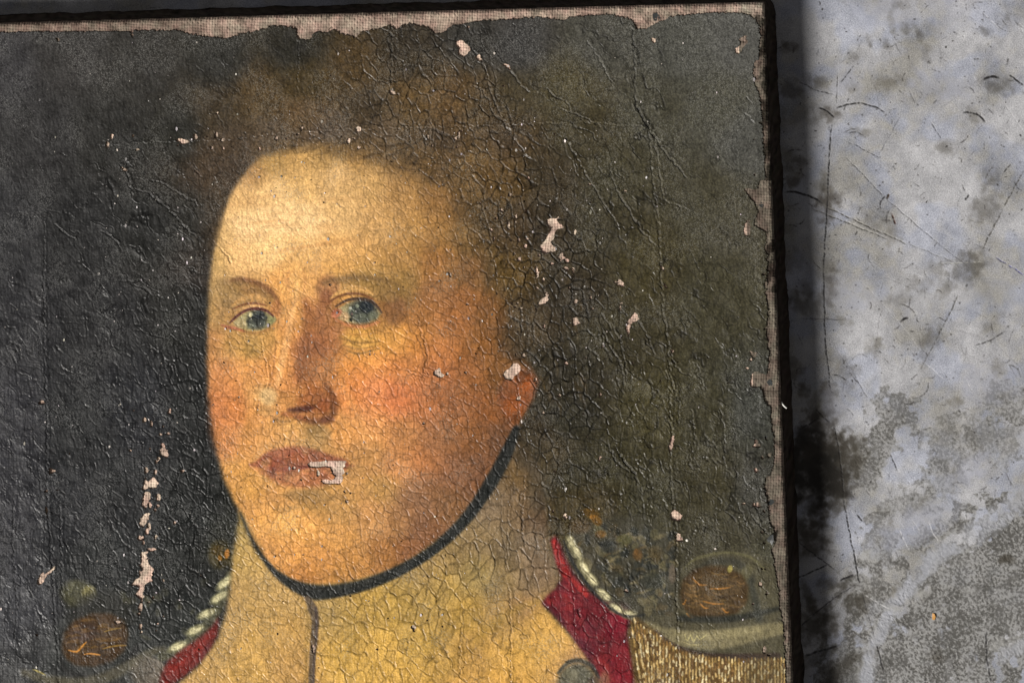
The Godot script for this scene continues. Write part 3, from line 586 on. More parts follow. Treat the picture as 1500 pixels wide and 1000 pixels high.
func long_cracks() -> void:
	HB.resize(W * H); HB.fill(0)
	for p in [
		[926,42, .6, 929,70, .8, 930,110, .8, 931,150, .9, 936,165, 1, 948,182, .9, 953,215, .8, 956,262, .8, 965,330, .8, 968,400, 1, 971,450, .9, 978,500, .9, 982,560, .7],
		[932,151, .6, 951,189, 1, 970,218, 1.1, 984,235, 1.2, 1005,259, .6], [956,190, .5, 966,250, .7, 972,290, .6, 990,300, .5, 1010,308, .3], [980,500, .6, 985,527, .8, 999,546, .8, 1018,551, .4],
		[976,543, .7, 982,581, .9, 982,613, .8, 985,635, .8, 982,667, .9, 985,730, .9, 989,751, .9, 990,780, .9, 991,820, .9, 992,900, 1, 994,962, .6, 995,1050, .5], [980,549, .5, 994,589, .7, 993,619, .4],
		[65,325, .4, 64,440, .7, 66,560, .8, 69,620, .9, 68,690, 1, 71,760, .9, 76,830, 1, 80,900, 1, 84,960, .8, 86,1050, .7], [58,665, .5, 57,700, .7, 62,728, .5], [20,730, .4, 18,800, .6, 24,880, .5, 20,940, .4], [88,740, .4, 90,830, .6, 92,905, .4],
		[150,215, .4, 200,210, .6, 250,208, .6, 330,205, .6, 420,196, .6, 520,190, .5, 620,187, .6, 700,185, .6, 790,182, .6, 860,180, .6, 940,186, .4],
		[190,262, .5, 190,275, .8, 215,282, .8, 240,302, .9, 268,330, .7, 284,344, .4], [148,338, .4, 168,352, .8, 178,368, .6], [80,328, .4, 95,342, .8, 108,350, .4], [200,262, .4, 240,270, .6, 290,300, .4], [176,246, .4, 190,262, .7, 192,290, .4],
		[573,38, .8, 573,80, .6, 574,130, .4], [436,60, .6, 437,90, .5, 435,130, .3], [695,75, .6, 710,100, .5, 720,140, .7, 735,170, .5], [694,125, .6, 712,140, .8, 722,165, .6, 740,178, .5], [748,104, .5, 760,122, .6, 776,135, .4], [800,130, .6, 812,142, .9, 830,150, .8, 836,165, .5],
		[820,160, .5, 850,170, .7, 880,185, .6], [860,60, .4, 880,90, .5, 900,130, .3], [833,210, .5, 855,250, .6, 880,290, .7, 905,330, .5], [893,240, .5, 900,270, .6, 935,330, .7, 960,360, .4], [895,475, .4, 908,500, .6, 915,530, .6, 917,560, .5], [935,470, .4, 950,495, .6, 958,520, .5],
		[905,660, .6, 912,672, 1.1, 930,695, 1.1, 934,710, .5], [890,652, .4, 904,676, .8, 922,690, .9], [880,480, .4, 893,506, .6, 911,540, .7, 912,580, .6], [1060,680, .4, 1062,640, .5, 1055,600, .4], [1012,600, .4, 1018,640, .6, 1010,680, .6, 1030,690, .3], [1036,640, .4, 1050,655, .5], [1082,735, .4, 1090,760, .7, 1100,780, .5], [1100,755, .5, 1115,772, .9, 1126,782, .5],
		[612,470, .3, 618,495, .6, 626,520, .6, 620,540, .6, 628,552, .4], [590,540, .4, 610,548, .6, 634,552, .5], [383,500, .3, 392,560, .5, 378,585, .5, 378,610, .4], [325,366, .4, 334,378, .8, 338,384, .4], [372,252, .4, 392,246, .7, 405,240, .4], [1090,165, .4, 1105,178, .5], [1092,140, .4, 1100,150, .5], [920,825, .5, 922,845, .8, 932,860, .5], [848,893, .6, 850,905, 1, 842,915, .5],
		[745,860, .4, 748,905, .6, 748,1000, .5], [676,905, .4, 674,960, .5, 672,1010, .4], [745,740, .4, 743,800, .6, 742,830, .4], [770,700, .4, 764,760, .6, 768,800, .5]]:
		crack(p, 1.9)
	# soft pull lines of the canvas where it has lain over the stretcher bars
	ridge([968,100, 10, 975,500, 12, 985,1000, 12], 30, 0.9, 0.0); ridge([60,60, 8, 66,560, 12, 84,1060, 14], 34, 1.3, 0.0); ridge([34,600, 6, 40,800, 10, 46,1060, 10], 22, 1.2, 3.0); ridge([120,212, 8, 500,190, 10, 940,182, 8], 30, 0.7, 0.0)
	ridge([1104,150, 3, 1112,300, 5, 1118,560, 4, 1124,740, 4], 14, 0.8, 4.0)

func crack_keys() -> void:          # how strongly the three nets of fine cracks show: fine, middle, long
	k(0, 100, "101030"); k(200, 120, "101830"); k(420, 100, "202840"); k(60, 300, "201860"); k(200, 330, "3838c0"); k(270, 380, "5060b0"); k(150, 560, "404080"); k(270, 560, "608080"); k(40, 700, "103060"); k(160, 760, "486060"); k(290, 760, "a0a040"); k(60, 900, "203050"); k(240, 880, "708040")
	k(370, 170, "503070"); k(480, 180, "a05040"); k(600, 150, "80c060"); k(700, 170, "70d060"); k(400, 300, "702818"); k(470, 340, "783018"); k(520, 300, "a03818"); k(640, 300, "c07020"); k(370, 370, "802818"); k(380, 420, "c03010"); k(540, 420, "e02010"); k(650, 430, "f04010"); k(360, 560, "d04010"); k(460, 600, "ff3010"); k(580, 600, "ff4010"); k(680, 600, "ff5010"); k(440, 760, "ff3010"); k(600, 760, "ff3010")
	k(760, 300, "80f040"); k(800, 400, "80ff30"); k(780, 500, "a0e030"); k(840, 560, "80ff40"); k(720, 350, "c0b030"); k(820, 650, "50c060"); k(860, 260, "2870c0"); k(900, 180, "1840d0"); k(1050, 150, "080c30"); k(1060, 300, "081860"); k(960, 420, "1850a0"); k(920, 560, "2070a0"); k(1060, 560, "1030a0"); k(920, 700, "2868a0"); k(1060, 700, "1858a0"); k(800, 100, "102080")
	k(360, 860, "e04010"); k(400, 960, "a06010"); k(560, 920, "80d030"); k(650, 860, "80e020"); k(740, 800, "60ff30"); k(700, 950, "2090a0"); k(800, 960, "1870a0"); k(870, 920, "40c040"); k(950, 840, "203870"); k(1060, 880, "101850"); k(1040, 1000, "101040"); k(500, 1000, "60b040")

func relief() -> void:
	long_cracks()
	begin_keys_only()
	crack_keys(); spread(30.0)
	HT.resize(W * H)
	var a1 := _noise(FastNoiseLite.TYPE_CELLULAR, 1.0 / 11.5, 3)
	var a2 := _noise(FastNoiseLite.TYPE_CELLULAR, 1.0 / 19.0, 8)
	var a3 := _noise(FastNoiseLite.TYPE_CELLULAR, 1.0 / 44.0, 21)
	var a4 := _noise(FastNoiseLite.TYPE_CELLULAR, 1.0 / 34.0, 29)
	for n in [a1, a2, a3, a4]:
		n.cellular_return_type = FastNoiseLite.RETURN_DISTANCE2_SUB
		n.cellular_jitter = 0.95
	var v1 := _noise(FastNoiseLite.TYPE_CELLULAR, 1.0 / 11.5, 3)
	v1.cellular_return_type = FastNoiseLite.RETURN_CELL_VALUE; v1.cellular_jitter = 0.95
	var v2 := _noise(FastNoiseLite.TYPE_CELLULAR, 1.0 / 19.0, 8)
	v2.cellular_return_type = FastNoiseLite.RETURN_CELL_VALUE; v2.cellular_jitter = 0.95
	var w1 := _noise(FastNoiseLite.TYPE_SIMPLEX, 0.045, 5, 2)
	var w2 := _noise(FastNoiseLite.TYPE_SIMPLEX, 0.02, 15, 2)
	var br := _noise(FastNoiseLite.TYPE_SIMPLEX, 0.11, 33, 3)
	var sp := _noise(FastNoiseLite.TYPE_SIMPLEX, 0.4, 37, 2)
	var patchy := _noise(FastNoiseLite.TYPE_SIMPLEX, 0.012, 41, 2)
	var wt := _noise(FastNoiseLite.TYPE_SIMPLEX, 0.01, 43, 1)
	tone.resize(W * H)
	dirt.resize(W * H)
	for y in H:
		var Y := Y0 + y + 0.5
		for x in W:
			var o := y * W + x
			var X := X0 + x + 0.5
			var s := at_field(X, Y) / 255.0
			var q1 := w1.get_noise_2d(X * 1.3, Y * 1.3)
			var q2 := w1.get_noise_2d(X + 300.0, Y)
			var lx := 5.0 * wt.get_noise_2d(X * 0.8 + 50.0, Y * 0.8); var ly := 5.0 * wt.get_noise_2d(X * 0.8 + 950.0, Y * 0.8)
			var xa := X + q1 * 1.3 + lx; var ya := Y + q2 * 1.3 + ly
			var d1 := (a1.get_noise_2d(xa, ya) + 1.0) * 5.75
			var xb := X * 1.12 + q1 * 1.8 + lx * 1.2; var yb := Y * 0.86 + q2 * 1.8 + ly * 1.2
			var d2 := (a2.get_noise_2d(xb, yb) + 1.0) * 9.5
			var ql := w2.get_noise_2d(X, Y) * 16.0
			var d3 := (a3.get_noise_2d((X * 0.8 - Y * 0.6) * 1.25 + ql, (X * 0.6 + Y * 0.8) * 0.52 + q1 * 5.0) + 1.0) * 22.0
			var pt := patchy.get_noise_2d(X, Y)
			var s1 := s.x * (0.7 if ID[o] == FACE else 0.8) * clampf(0.9 + pt * 0.9, 0.4, 1.25)
			var s2 := s.y * (0.85 if ID[o] == COAT else 1.0) * clampf(1.0 - pt * 0.9, 0.35, 1.25)
			var s3 := s.z * clampf(0.6 + 1.6 * w2.get_noise_2d(X + 900.0, Y), 0.0, 1.2)
			var d4 := (a4.get_noise_2d(X * 1.05 + q1 * 6.0, Y * 0.42 + q2 * 3.0) + 1.0) * 17.0
			var s4 := maxf(clampf((X - 830.0) / 60.0, 0.0, 1.0) * clampf((Y - 430.0) / 90.0, 0.0, 1.0) * clampf((1010.0 - Y) / 150.0, 0.3, 1.0), clampf((130.0 - X) / 50.0, 0.0, 1.0) * clampf((Y - 560.0) / 120.0, 0.0, 1.0)) * clampf(0.5 + 1.5 * w2.get_noise_2d(X + 1900.0, Y), 0.0, 1.0)
			var c4 := exp(-d4 * d4 * 0.9) * s4
			var c1 := exp(-d1 * d1 * 1.7) * s1
			var c2 := exp(-d2 * d2 * 1.1) * s2
			var c3 := exp(-d3 * d3 * 0.9) * s3
			var h := (exp(-d1 * 0.26) * 0.7 + exp(-d1 * 0.7) * 0.25) * s1 + (exp(-d2 * 0.17) * 1.3 + exp(-d2 * 0.6) * 0.4) * s2 + (exp(-d3 * 0.11) * 1.2 + exp(-d3 * 0.5) * 0.8) * s3 + (exp(-d4 * 0.13) * 1.0 + exp(-d4 * 0.5) * 0.9) * s4
			h -= c1 * 1.3 + c2 * 1.7 + c3 * 1.7 + c4 * 1.7
			var t1 := v1.get_noise_2d(xa, ya)
			var t2 := v2.get_noise_2d(xb, yb)
			h += t1 * 0.25 * s1 + t2 * 0.5 * s2
			# the weave printing through, and the grain of the brush
			var wx := cos((X + 0.04 * Y + 2.0 * wt.get_noise_2d(X, Y)) * TAU / 3.6)
			var wy := cos((Y - 0.03 * X + 2.0 * wt.get_noise_2d(X + 700.0, Y)) * TAU / 3.7)
			var thin := 0.6 + wt.get_noise_2d(X * 0.6 + 300.0, Y * 0.6) * 0.9
			var g := sp.get_noise_2d(X, Y)
			var b := br.get_noise_2d(X * 1.4, Y * 0.5)
			h += (wx * 0.05 + wy * 0.035) * clampf(thin, 0.15, 1.2) * (0.5 if ID[o] < FACE and Y < 560.0 else 1.0) + b * 0.26 + g * 0.16
			HT[o] = h * (1.2 if ID[o] < FACE else 1.05) + HB[o]
			tone[o] = t1 * 0.07 * s1 + t2 * 0.10 * s2 + b * 0.05 + g * 0.10
			dirt[o] = clampf(c1 * 0.8 * clampf(0.65 - pt * 1.5, 0.2, 1.0) + c2 * 0.95 * clampf(0.65 + pt * 1.5, 0.3, 1.0) + c3 * 0.7 + clampf(-HB[o] - 0.5, 0.0, 1.0) * 0.8, 0.0, 0.9)

var tone := PackedFloat32Array()
var dirt := PackedFloat32Array()
func begin_keys_only() -> void:
	px0 = X0; py0 = Y0; pw = W; ph = H; ps = 1.0

# ---------------------------------------------------------------- meshes
func P(x: float, y: float, h: float) -> Vector3:
	return Vector3((x - 750.0) * U, h * U, (y - 500.0) * U)

func add(called: String, m: Mesh, mat: Material, parent: Node) -> MeshInstance3D:
	var o := MeshInstance3D.new()
	o.name = called
	o.mesh = m
	o.material_override = mat
	parent.add_child(o, true)
	return o

func tag(o: Node, label: String, category := "", group := "", kind := "") -> void:
	if label: o.set_meta("label", label)
	if category: o.set_meta("category", category)
	if group: o.set_meta("group", group)
	if kind: o.set_meta("kind", kind)

func surf(v: PackedVector3Array, n: PackedVector3Array, uv: PackedVector2Array, c: PackedColorArray, idx: PackedInt32Array, tangents := false) -> ArrayMesh:
	var a := []
	a.resize(Mesh.ARRAY_MAX)
	a[Mesh.ARRAY_VERTEX] = v
	a[Mesh.ARRAY_NORMAL] = n
	if uv.size(): a[Mesh.ARRAY_TEX_UV] = uv
	if c.size(): a[Mesh.ARRAY_COLOR] = c
	if tangents:
		var t := PackedFloat32Array()
		t.resize(v.size() * 4)
		for i in v.size():
			t[4 * i] = 1.0; t[4 * i + 3] = -1.0
		a[Mesh.ARRAY_TANGENT] = t
	a[Mesh.ARRAY_INDEX] = idx
	var m := ArrayMesh.new()
	m.add_surface_from_arrays(Mesh.PRIMITIVE_TRIANGLES, a)
	return m

func top_edge(x: float) -> float: return 33.0 - 0.0275 * x
func right_edge(y: float) -> float: return 1120.0 + 0.0425 * y
func left_edge(y: float) -> float: return -190.0 + 0.035 * y
func foot_edge(x: float) -> float: return 1530.0 - 0.03 * x

func gone(x: float, y: float) -> float:
	var i := int(x - X0); var j := int(y - Y0)
	if i < 0 or j < 0 or i >= W or j >= H: return 1.0
	return LM[j * W + i]

func lin(v: float) -> float:
	v = maxf(v, 0.0) / 255.0
	return v / 12.92 if v <= 0.04045 else pow((v + 0.055) / 1.055, 2.4)

func srgb8(l: float) -> int:
	l = clampf(l, 0.0, 1.0)
	return int(255.0 * (l * 12.92 if l <= 0.0031308 else 1.055 * pow(l, 1.0 / 2.4) - 0.055) + 0.5)

func plain(c: Color, rough := 0.9, spec := 0.3) -> StandardMaterial3D:
	var m := StandardMaterial3D.new()
	m.albedo_color = c
	m.roughness = rough
	m.metallic_specular = spec
	return m

func paint_material(im: Image, nm: Image, rm: Image) -> StandardMaterial3D:
	var m := StandardMaterial3D.new()
	m.albedo_texture = ImageTexture.create_from_image(im)
	m.texture_repeat = false
	m.metallic_specular = 0.34
	m.roughness = 0.5 if rm == null else 1.0
	if rm:
		m.roughness_texture = ImageTexture.create_from_image(rm)
		m.roughness_texture_channel = BaseMaterial3D.TEXTURE_CHANNEL_RED
	if nm:
		m.normal_enabled = true
		m.normal_texture = ImageTexture.create_from_image(nm)
		m.normal_scale = 1.0
	return m

func paint_sheet() -> StandardMaterial3D:
	var lut := PackedFloat32Array()
	for i in 1025: lut.append(lin(i * 0.25))
	var back := PackedInt32Array()
	for i in 4097: back.append(srgb8(pow(i / 4096.0, 2.0)))
	var data := PackedByteArray(); data.resize(W * H * 3)
	var nd := PackedByteArray(); nd.resize(W * H * 3)
	var rd := PackedByteArray(); rd.resize(W * H)
	var dust_glint := _noise(FastNoiseLite.TYPE_SIMPLEX, 0.55, 91, 2)
	var grain := _noise(FastNoiseLite.TYPE_VALUE, 0.62, 89, 2)
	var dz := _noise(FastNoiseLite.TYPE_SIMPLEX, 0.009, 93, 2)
	var bl := _noise(FastNoiseLite.TYPE_SIMPLEX, 0.05, 95, 3)
	var gl := _noise(FastNoiseLite.TYPE_SIMPLEX, 0.03, 97, 3)
	for y in H:
		for x in W:
			var o := y * W + x
			var X := X0 + x + 0.5; var Y := Y0 + y + 0.5
			var dk := 1.0 if ID[o] < FACE else 0.35
			var t := (1.0 + tone[o] + bl.get_noise_2d(X, Y) * (0.05 + 0.05 * dk) + grain.get_noise_2d(X, Y) * (0.07 + 0.28 * dk)) * (1.0 - dirt[o] * (0.40 + 0.3 * dk))
			# pale specks: dusty grains, and glints of the weave painted into the colour
			var dn := dust_glint.get_noise_2d(X, Y)
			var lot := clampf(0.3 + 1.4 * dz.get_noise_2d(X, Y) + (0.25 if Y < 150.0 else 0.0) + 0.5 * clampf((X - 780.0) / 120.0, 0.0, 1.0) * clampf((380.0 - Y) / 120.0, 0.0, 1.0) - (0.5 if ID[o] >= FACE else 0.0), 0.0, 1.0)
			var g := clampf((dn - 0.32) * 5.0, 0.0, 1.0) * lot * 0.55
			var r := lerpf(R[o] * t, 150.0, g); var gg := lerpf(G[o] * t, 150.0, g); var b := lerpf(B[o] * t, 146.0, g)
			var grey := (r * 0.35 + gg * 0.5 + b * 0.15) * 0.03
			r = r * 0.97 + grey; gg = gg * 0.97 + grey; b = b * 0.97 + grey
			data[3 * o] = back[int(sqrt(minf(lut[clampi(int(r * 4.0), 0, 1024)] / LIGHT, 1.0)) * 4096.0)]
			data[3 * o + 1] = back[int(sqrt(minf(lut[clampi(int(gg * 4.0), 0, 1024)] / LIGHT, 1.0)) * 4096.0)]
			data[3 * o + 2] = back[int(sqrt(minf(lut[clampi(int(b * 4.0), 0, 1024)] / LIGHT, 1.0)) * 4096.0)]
			var xl := o - (1 if x > 0 else 0); var xr := o + (1 if x < W - 1 else 0)
			var yu := o - (W if y > 0 else 0); var yd := o + (W if y < H - 1 else 0)
			var n := Vector3((HT[xl] - HT[xr]) * 0.5, (HT[yd] - HT[yu]) * 0.5, 1.0).normalized()
			nd[3 * o] = int(n.x * 127.0 + 128.0); nd[3 * o + 1] = int(n.y * 127.0 + 128.0); nd[3 * o + 2] = int(n.z * 127.0 + 128.0)
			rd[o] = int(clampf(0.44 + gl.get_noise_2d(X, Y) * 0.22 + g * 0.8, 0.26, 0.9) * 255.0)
	return paint_material(Image.create_from_data(W, H, false, Image.FORMAT_RGB8, data), Image.create_from_data(W, H, false, Image.FORMAT_RGB8, nd), Image.create_from_data(W, H, false, Image.FORMAT_L8, rd))

const GRID := 1.5
const NAMES := ["painted_background", "painted_hair", "painted_face", "painted_stock", "painted_coat", "painted_facing", "painted_epaulette", "painted_epaulette", "painted_button", "painted_eye", "painted_eye", "painted_mouth", "painted_nose", "painted_ear", "painted_facing"]
const LOOKS := ["dark olive grey painted background, dusty and crazed", "dark brown painted hair fading into the background", "painted pale face lit from the front, flaking at the mouth", "narrow blue black painted neck band under the chin", "painted mustard yellow coat and high collar", "painted scarlet facing beside the nearer epaulette", "dark painted epaulette with gold bullion fringe on the nearer shoulder", "dark painted epaulette with gold oval on the farther shoulder", "painted grey green coat button cut by the picture edge", "painted grey blue eye beside the nose", "larger painted grey blue eye", "painted reddish lips with a bare patch of canvas", "painted nose", "painted reddish ear", "small strip of painted scarlet facing beside the farther epaulette"]

func build_paint(painting: Node3D, mat: Material, o3: Vector3) -> void:
	var nx := int(W / GRID); var ny := int(H / GRID)
	var here := PackedByteArray(); here.resize(nx * ny)
	for j in ny:
		for i in nx:
			var o := int((j + 0.5) * GRID) * W + int((i + 0.5) * GRID)
			here[j * nx + i] = 255 if LM[o] > 0.5 else ID[o]
	begin_keys_only()
	box(X0, Y0, X0 + W, Y0 + H)
	mk = LM.duplicate()
	soften(1)
	var hs := PackedFloat32Array(); hs.resize((nx + 1) * (ny + 1))
	for j in ny + 1:
		for i in nx + 1:
			hs[j * (nx + 1) + i] = HT[mini(int(j * GRID), H - 1) * W + mini(int(i * GRID), W - 1)]
	var parts := {}
	var edge_v := PackedVector3Array(); var edge_n := PackedVector3Array(); var edge_i := PackedInt32Array()
	for id in NAMES.size():
		var v := PackedVector3Array(); var n := PackedVector3Array(); var uv := PackedVector2Array(); var idx := PackedInt32Array()
		var at := PackedInt32Array(); at.resize((nx + 1) * (ny + 1)); at.fill(-1)
		for j in ny:
			for i in nx:
				if here[j * nx + i] != id: continue
				var q := [0, 0, 0, 0]
				for c in 4:
					var vi := i + (1 if c == 1 or c == 2 else 0); var vj := j + (1 if c >= 2 else 0)
					var w := vj * (nx + 1) + vi
					if at[w] < 0:
						at[w] = v.size()
						var xx := vi * GRID; var yy := vj * GRID
						var px := clampi(int(xx), 1, W - 2); var py := clampi(int(yy), 1, H - 2)
						var sv := mk[py * W + px]
						if sv > 0.03 and sv < 0.97:     # slide rim points onto the torn edge
							var gx := (mk[py * W + px + 1] - mk[py * W + px - 1]) * 0.5; var gy := (mk[(py + 1) * W + px] - mk[(py - 1) * W + px]) * 0.5
							var g2 := maxf(gx * gx + gy * gy, 0.02)
							xx += clampf((0.5 - sv) * gx / g2, -0.7, 0.7); yy += clampf((0.5 - sv) * gy / g2, -0.7, 0.7)
						v.append(P(X0 + xx, Y0 + yy, DECK + hs[w]) - o3)
						n.append(Vector3.UP)
						uv.append(Vector2(xx / W, yy / H))
					q[c] = at[w]
				idx.append(q[0]); idx.append(q[1]); idx.append(q[2]); idx.append(q[0]); idx.append(q[2]); idx.append(q[3])
				for e in 4:
					var ii: int = i + [0, 1, 0, -1][e]; var jj: int = j + [-1, 0, 1, 0][e]
					if ii >= 0 and jj >= 0 and ii < nx and jj < ny and here[jj * nx + ii] == 255:
						var a: Vector3 = v[q[e]]; var b: Vector3 = v[q[(e + 1) % 4]]
						var k0 := edge_v.size()
						var nn := Vector3([0, 1, 0, -1][e], 0, [-1, 0, 1, 0][e])
						edge_v.append(a); edge_v.append(b); edge_v.append(b - Vector3(0, 4.0 * U, 0)); edge_v.append(a - Vector3(0, 4.0 * U, 0))
						for c in 4: edge_n.append(nn)
						for c in [0, 2, 1, 0, 3, 2]: edge_i.append(k0 + c)
		if v.size() == 0: continue
		var parent: Node = painting
		if id >= EYE_A and id <= EAR: parent = parts[FACE]
		var m := add(NAMES[id], surf(v, n, uv, PackedColorArray(), idx, true), mat, parent)
		tag(m, LOOKS[id])
		parts[id] = m
	add("paint_edge", surf(edge_v, edge_n, PackedVector2Array(), PackedColorArray(), edge_i), plain(Color(0.30, 0.26, 0.21)), painting)

# bare linen: every thread stands up in the mesh
func build_canvas(painting: Node3D, o3: Vector3) -> void:
	var v := PackedVector3Array(); var n := PackedVector3Array(); var cc := PackedColorArray(); var idx := PackedInt32Array()
	var st := 0.8
	var nx := int(W / st); var ny := int(H / st)
	var at := PackedInt32Array(); at.resize((nx + 1) * (ny + 1)); at.fill(-1)
	var wt := _noise(FastNoiseLite.TYPE_SIMPLEX, 0.012, 143, 2)
	var th := _noise(FastNoiseLite.TYPE_VALUE, 0.9, 151)
	var stain := _noise(FastNoiseLite.TYPE_SIMPLEX, 0.035, 155, 4)
	var fuzz := _noise(FastNoiseLite.TYPE_SIMPLEX, 0.7, 157)
	var near := PackedByteArray(); near.resize(W * H)
	for y in H:
		for x in W:
			if LM[y * W + x] > 0.3:
				near[y * W + x] = 1
	for j in ny:
		for i in nx:
			var X := X0 + (i + 0.5) * st; var Y := Y0 + (j + 0.5) * st
			if Y < top_edge(X) - 1.0 or X > right_edge(Y) + 1.0 or X < left_edge(Y) - 1.0: continue
			var tx := int(X - X0); var ty := int(Y - Y0)
			var hit := false
			for b in [-3, 0, 3]:
				for a in [-3, 0, 3]:
					if near[clampi(ty + b, 0, H - 1) * W + clampi(tx + a, 0, W - 1)]: hit = true
			if not hit: continue
			var q := [0, 0, 0, 0]
			for c in 4:
				var vi := i + (1 if c == 1 or c == 2 else 0); var vj := j + (1 if c >= 2 else 0)
				var w := vj * (nx + 1) + vi
				if at[w] < 0:
					at[w] = v.size()
					var x := X0 + vi * st; var y := Y0 + vj * st
					var u1 := (x + 0.04 * y + 1.6 * wt.get_noise_2d(x, y)) / 3.9
					var u2 := (y - 0.03 * x + 1.6 * wt.get_noise_2d(x + 700.0, y)) / 4.1
					var a1 := absf(fposmod(u1, 1.0) - 0.5) * 2.0      # 0 on the crown of a warp thread
					var a2 := absf(fposmod(u2, 1.0) - 0.5) * 2.0
					var k1 := int(floor(u1)); var k2 := int(floor(u2))
					var over := cos(PI * (u2 - 0.5 + k1))
					var over2 := -cos(PI * (u1 - 0.5 + k2))
					var f1 := 0.7 + 0.42 * th.get_noise_2d(k1 * 13.0, y * 0.08)
					var f2 := 0.7 + 0.42 * th.get_noise_2d(k2 * 13.0 + 900.0, x * 0.08)
					var h1 := 1.35 * f1 * sqrt(maxf(0.0, 1.0 - a1 * a1 * 1.25)) + 0.5 * over
					var h2 := 0.98 * f2 * sqrt(maxf(0.0, 1.0 - a2 * a2 * 1.25)) + 0.5 * over2
					var hh := maxf(maxf(h1, h2), -0.2) + 0.25 * fuzz.get_noise_2d(x, y)
					var drop := 0.0
					var e := minf(minf(y - top_edge(x), right_edge(y) - x), x - left_edge(y))
					if e < 6.0: drop = (6.0 - e) * (6.0 - e) * 0.12
					v.append(P(x, y, DECK - 2.7 + hh - drop) - o3)
					n.append(Vector3.UP)
					var s := stain.get_noise_2d(x, y)
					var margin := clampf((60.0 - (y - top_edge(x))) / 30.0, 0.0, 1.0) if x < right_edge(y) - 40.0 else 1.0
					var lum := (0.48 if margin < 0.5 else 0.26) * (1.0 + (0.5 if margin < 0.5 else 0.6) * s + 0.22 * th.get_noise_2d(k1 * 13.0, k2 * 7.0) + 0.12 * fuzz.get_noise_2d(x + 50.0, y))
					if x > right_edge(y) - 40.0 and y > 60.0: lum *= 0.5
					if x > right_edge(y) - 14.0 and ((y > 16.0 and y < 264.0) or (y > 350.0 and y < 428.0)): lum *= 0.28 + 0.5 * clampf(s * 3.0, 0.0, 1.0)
					if y < 60.0 and x < 290.0: lum *= 0.62 + 0.2 * clampf((x - 230.0) / 60.0, 0.0, 1.0)
					var warm := 0.5 + stain.get_noise_2d(x + 800.0, y + 90.0)
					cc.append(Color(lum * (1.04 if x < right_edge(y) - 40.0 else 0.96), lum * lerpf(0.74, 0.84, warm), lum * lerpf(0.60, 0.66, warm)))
				q[c] = at[w]
			for c in [0, 1, 2, 0, 2, 3]: idx.append(q[c])
	# normals from the mesh itself
	var nv := PackedVector3Array(); nv.resize(v.size())
	for t in idx.size() / 3:
		var a := idx[3 * t]; var b := idx[3 * t + 1]; var c := idx[3 * t + 2]
		var f := (v[c] - v[a]).cross(v[b] - v[a])
		nv[a] += f; nv[b] += f; nv[c] += f
	for i in nv.size(): nv[i] = nv[i].normalized()
	var m := StandardMaterial3D.new()
	m.vertex_color_use_as_albedo = true
	m.roughness = 0.95
	m.metallic_specular = 0.15
	tag(add("canvas", surf(v, nv, PackedVector2Array(), cc, idx), m, painting), "pinkish bare linen canvas showing round the ragged edge and through the losses")
	print("canvas verts ", v.size())

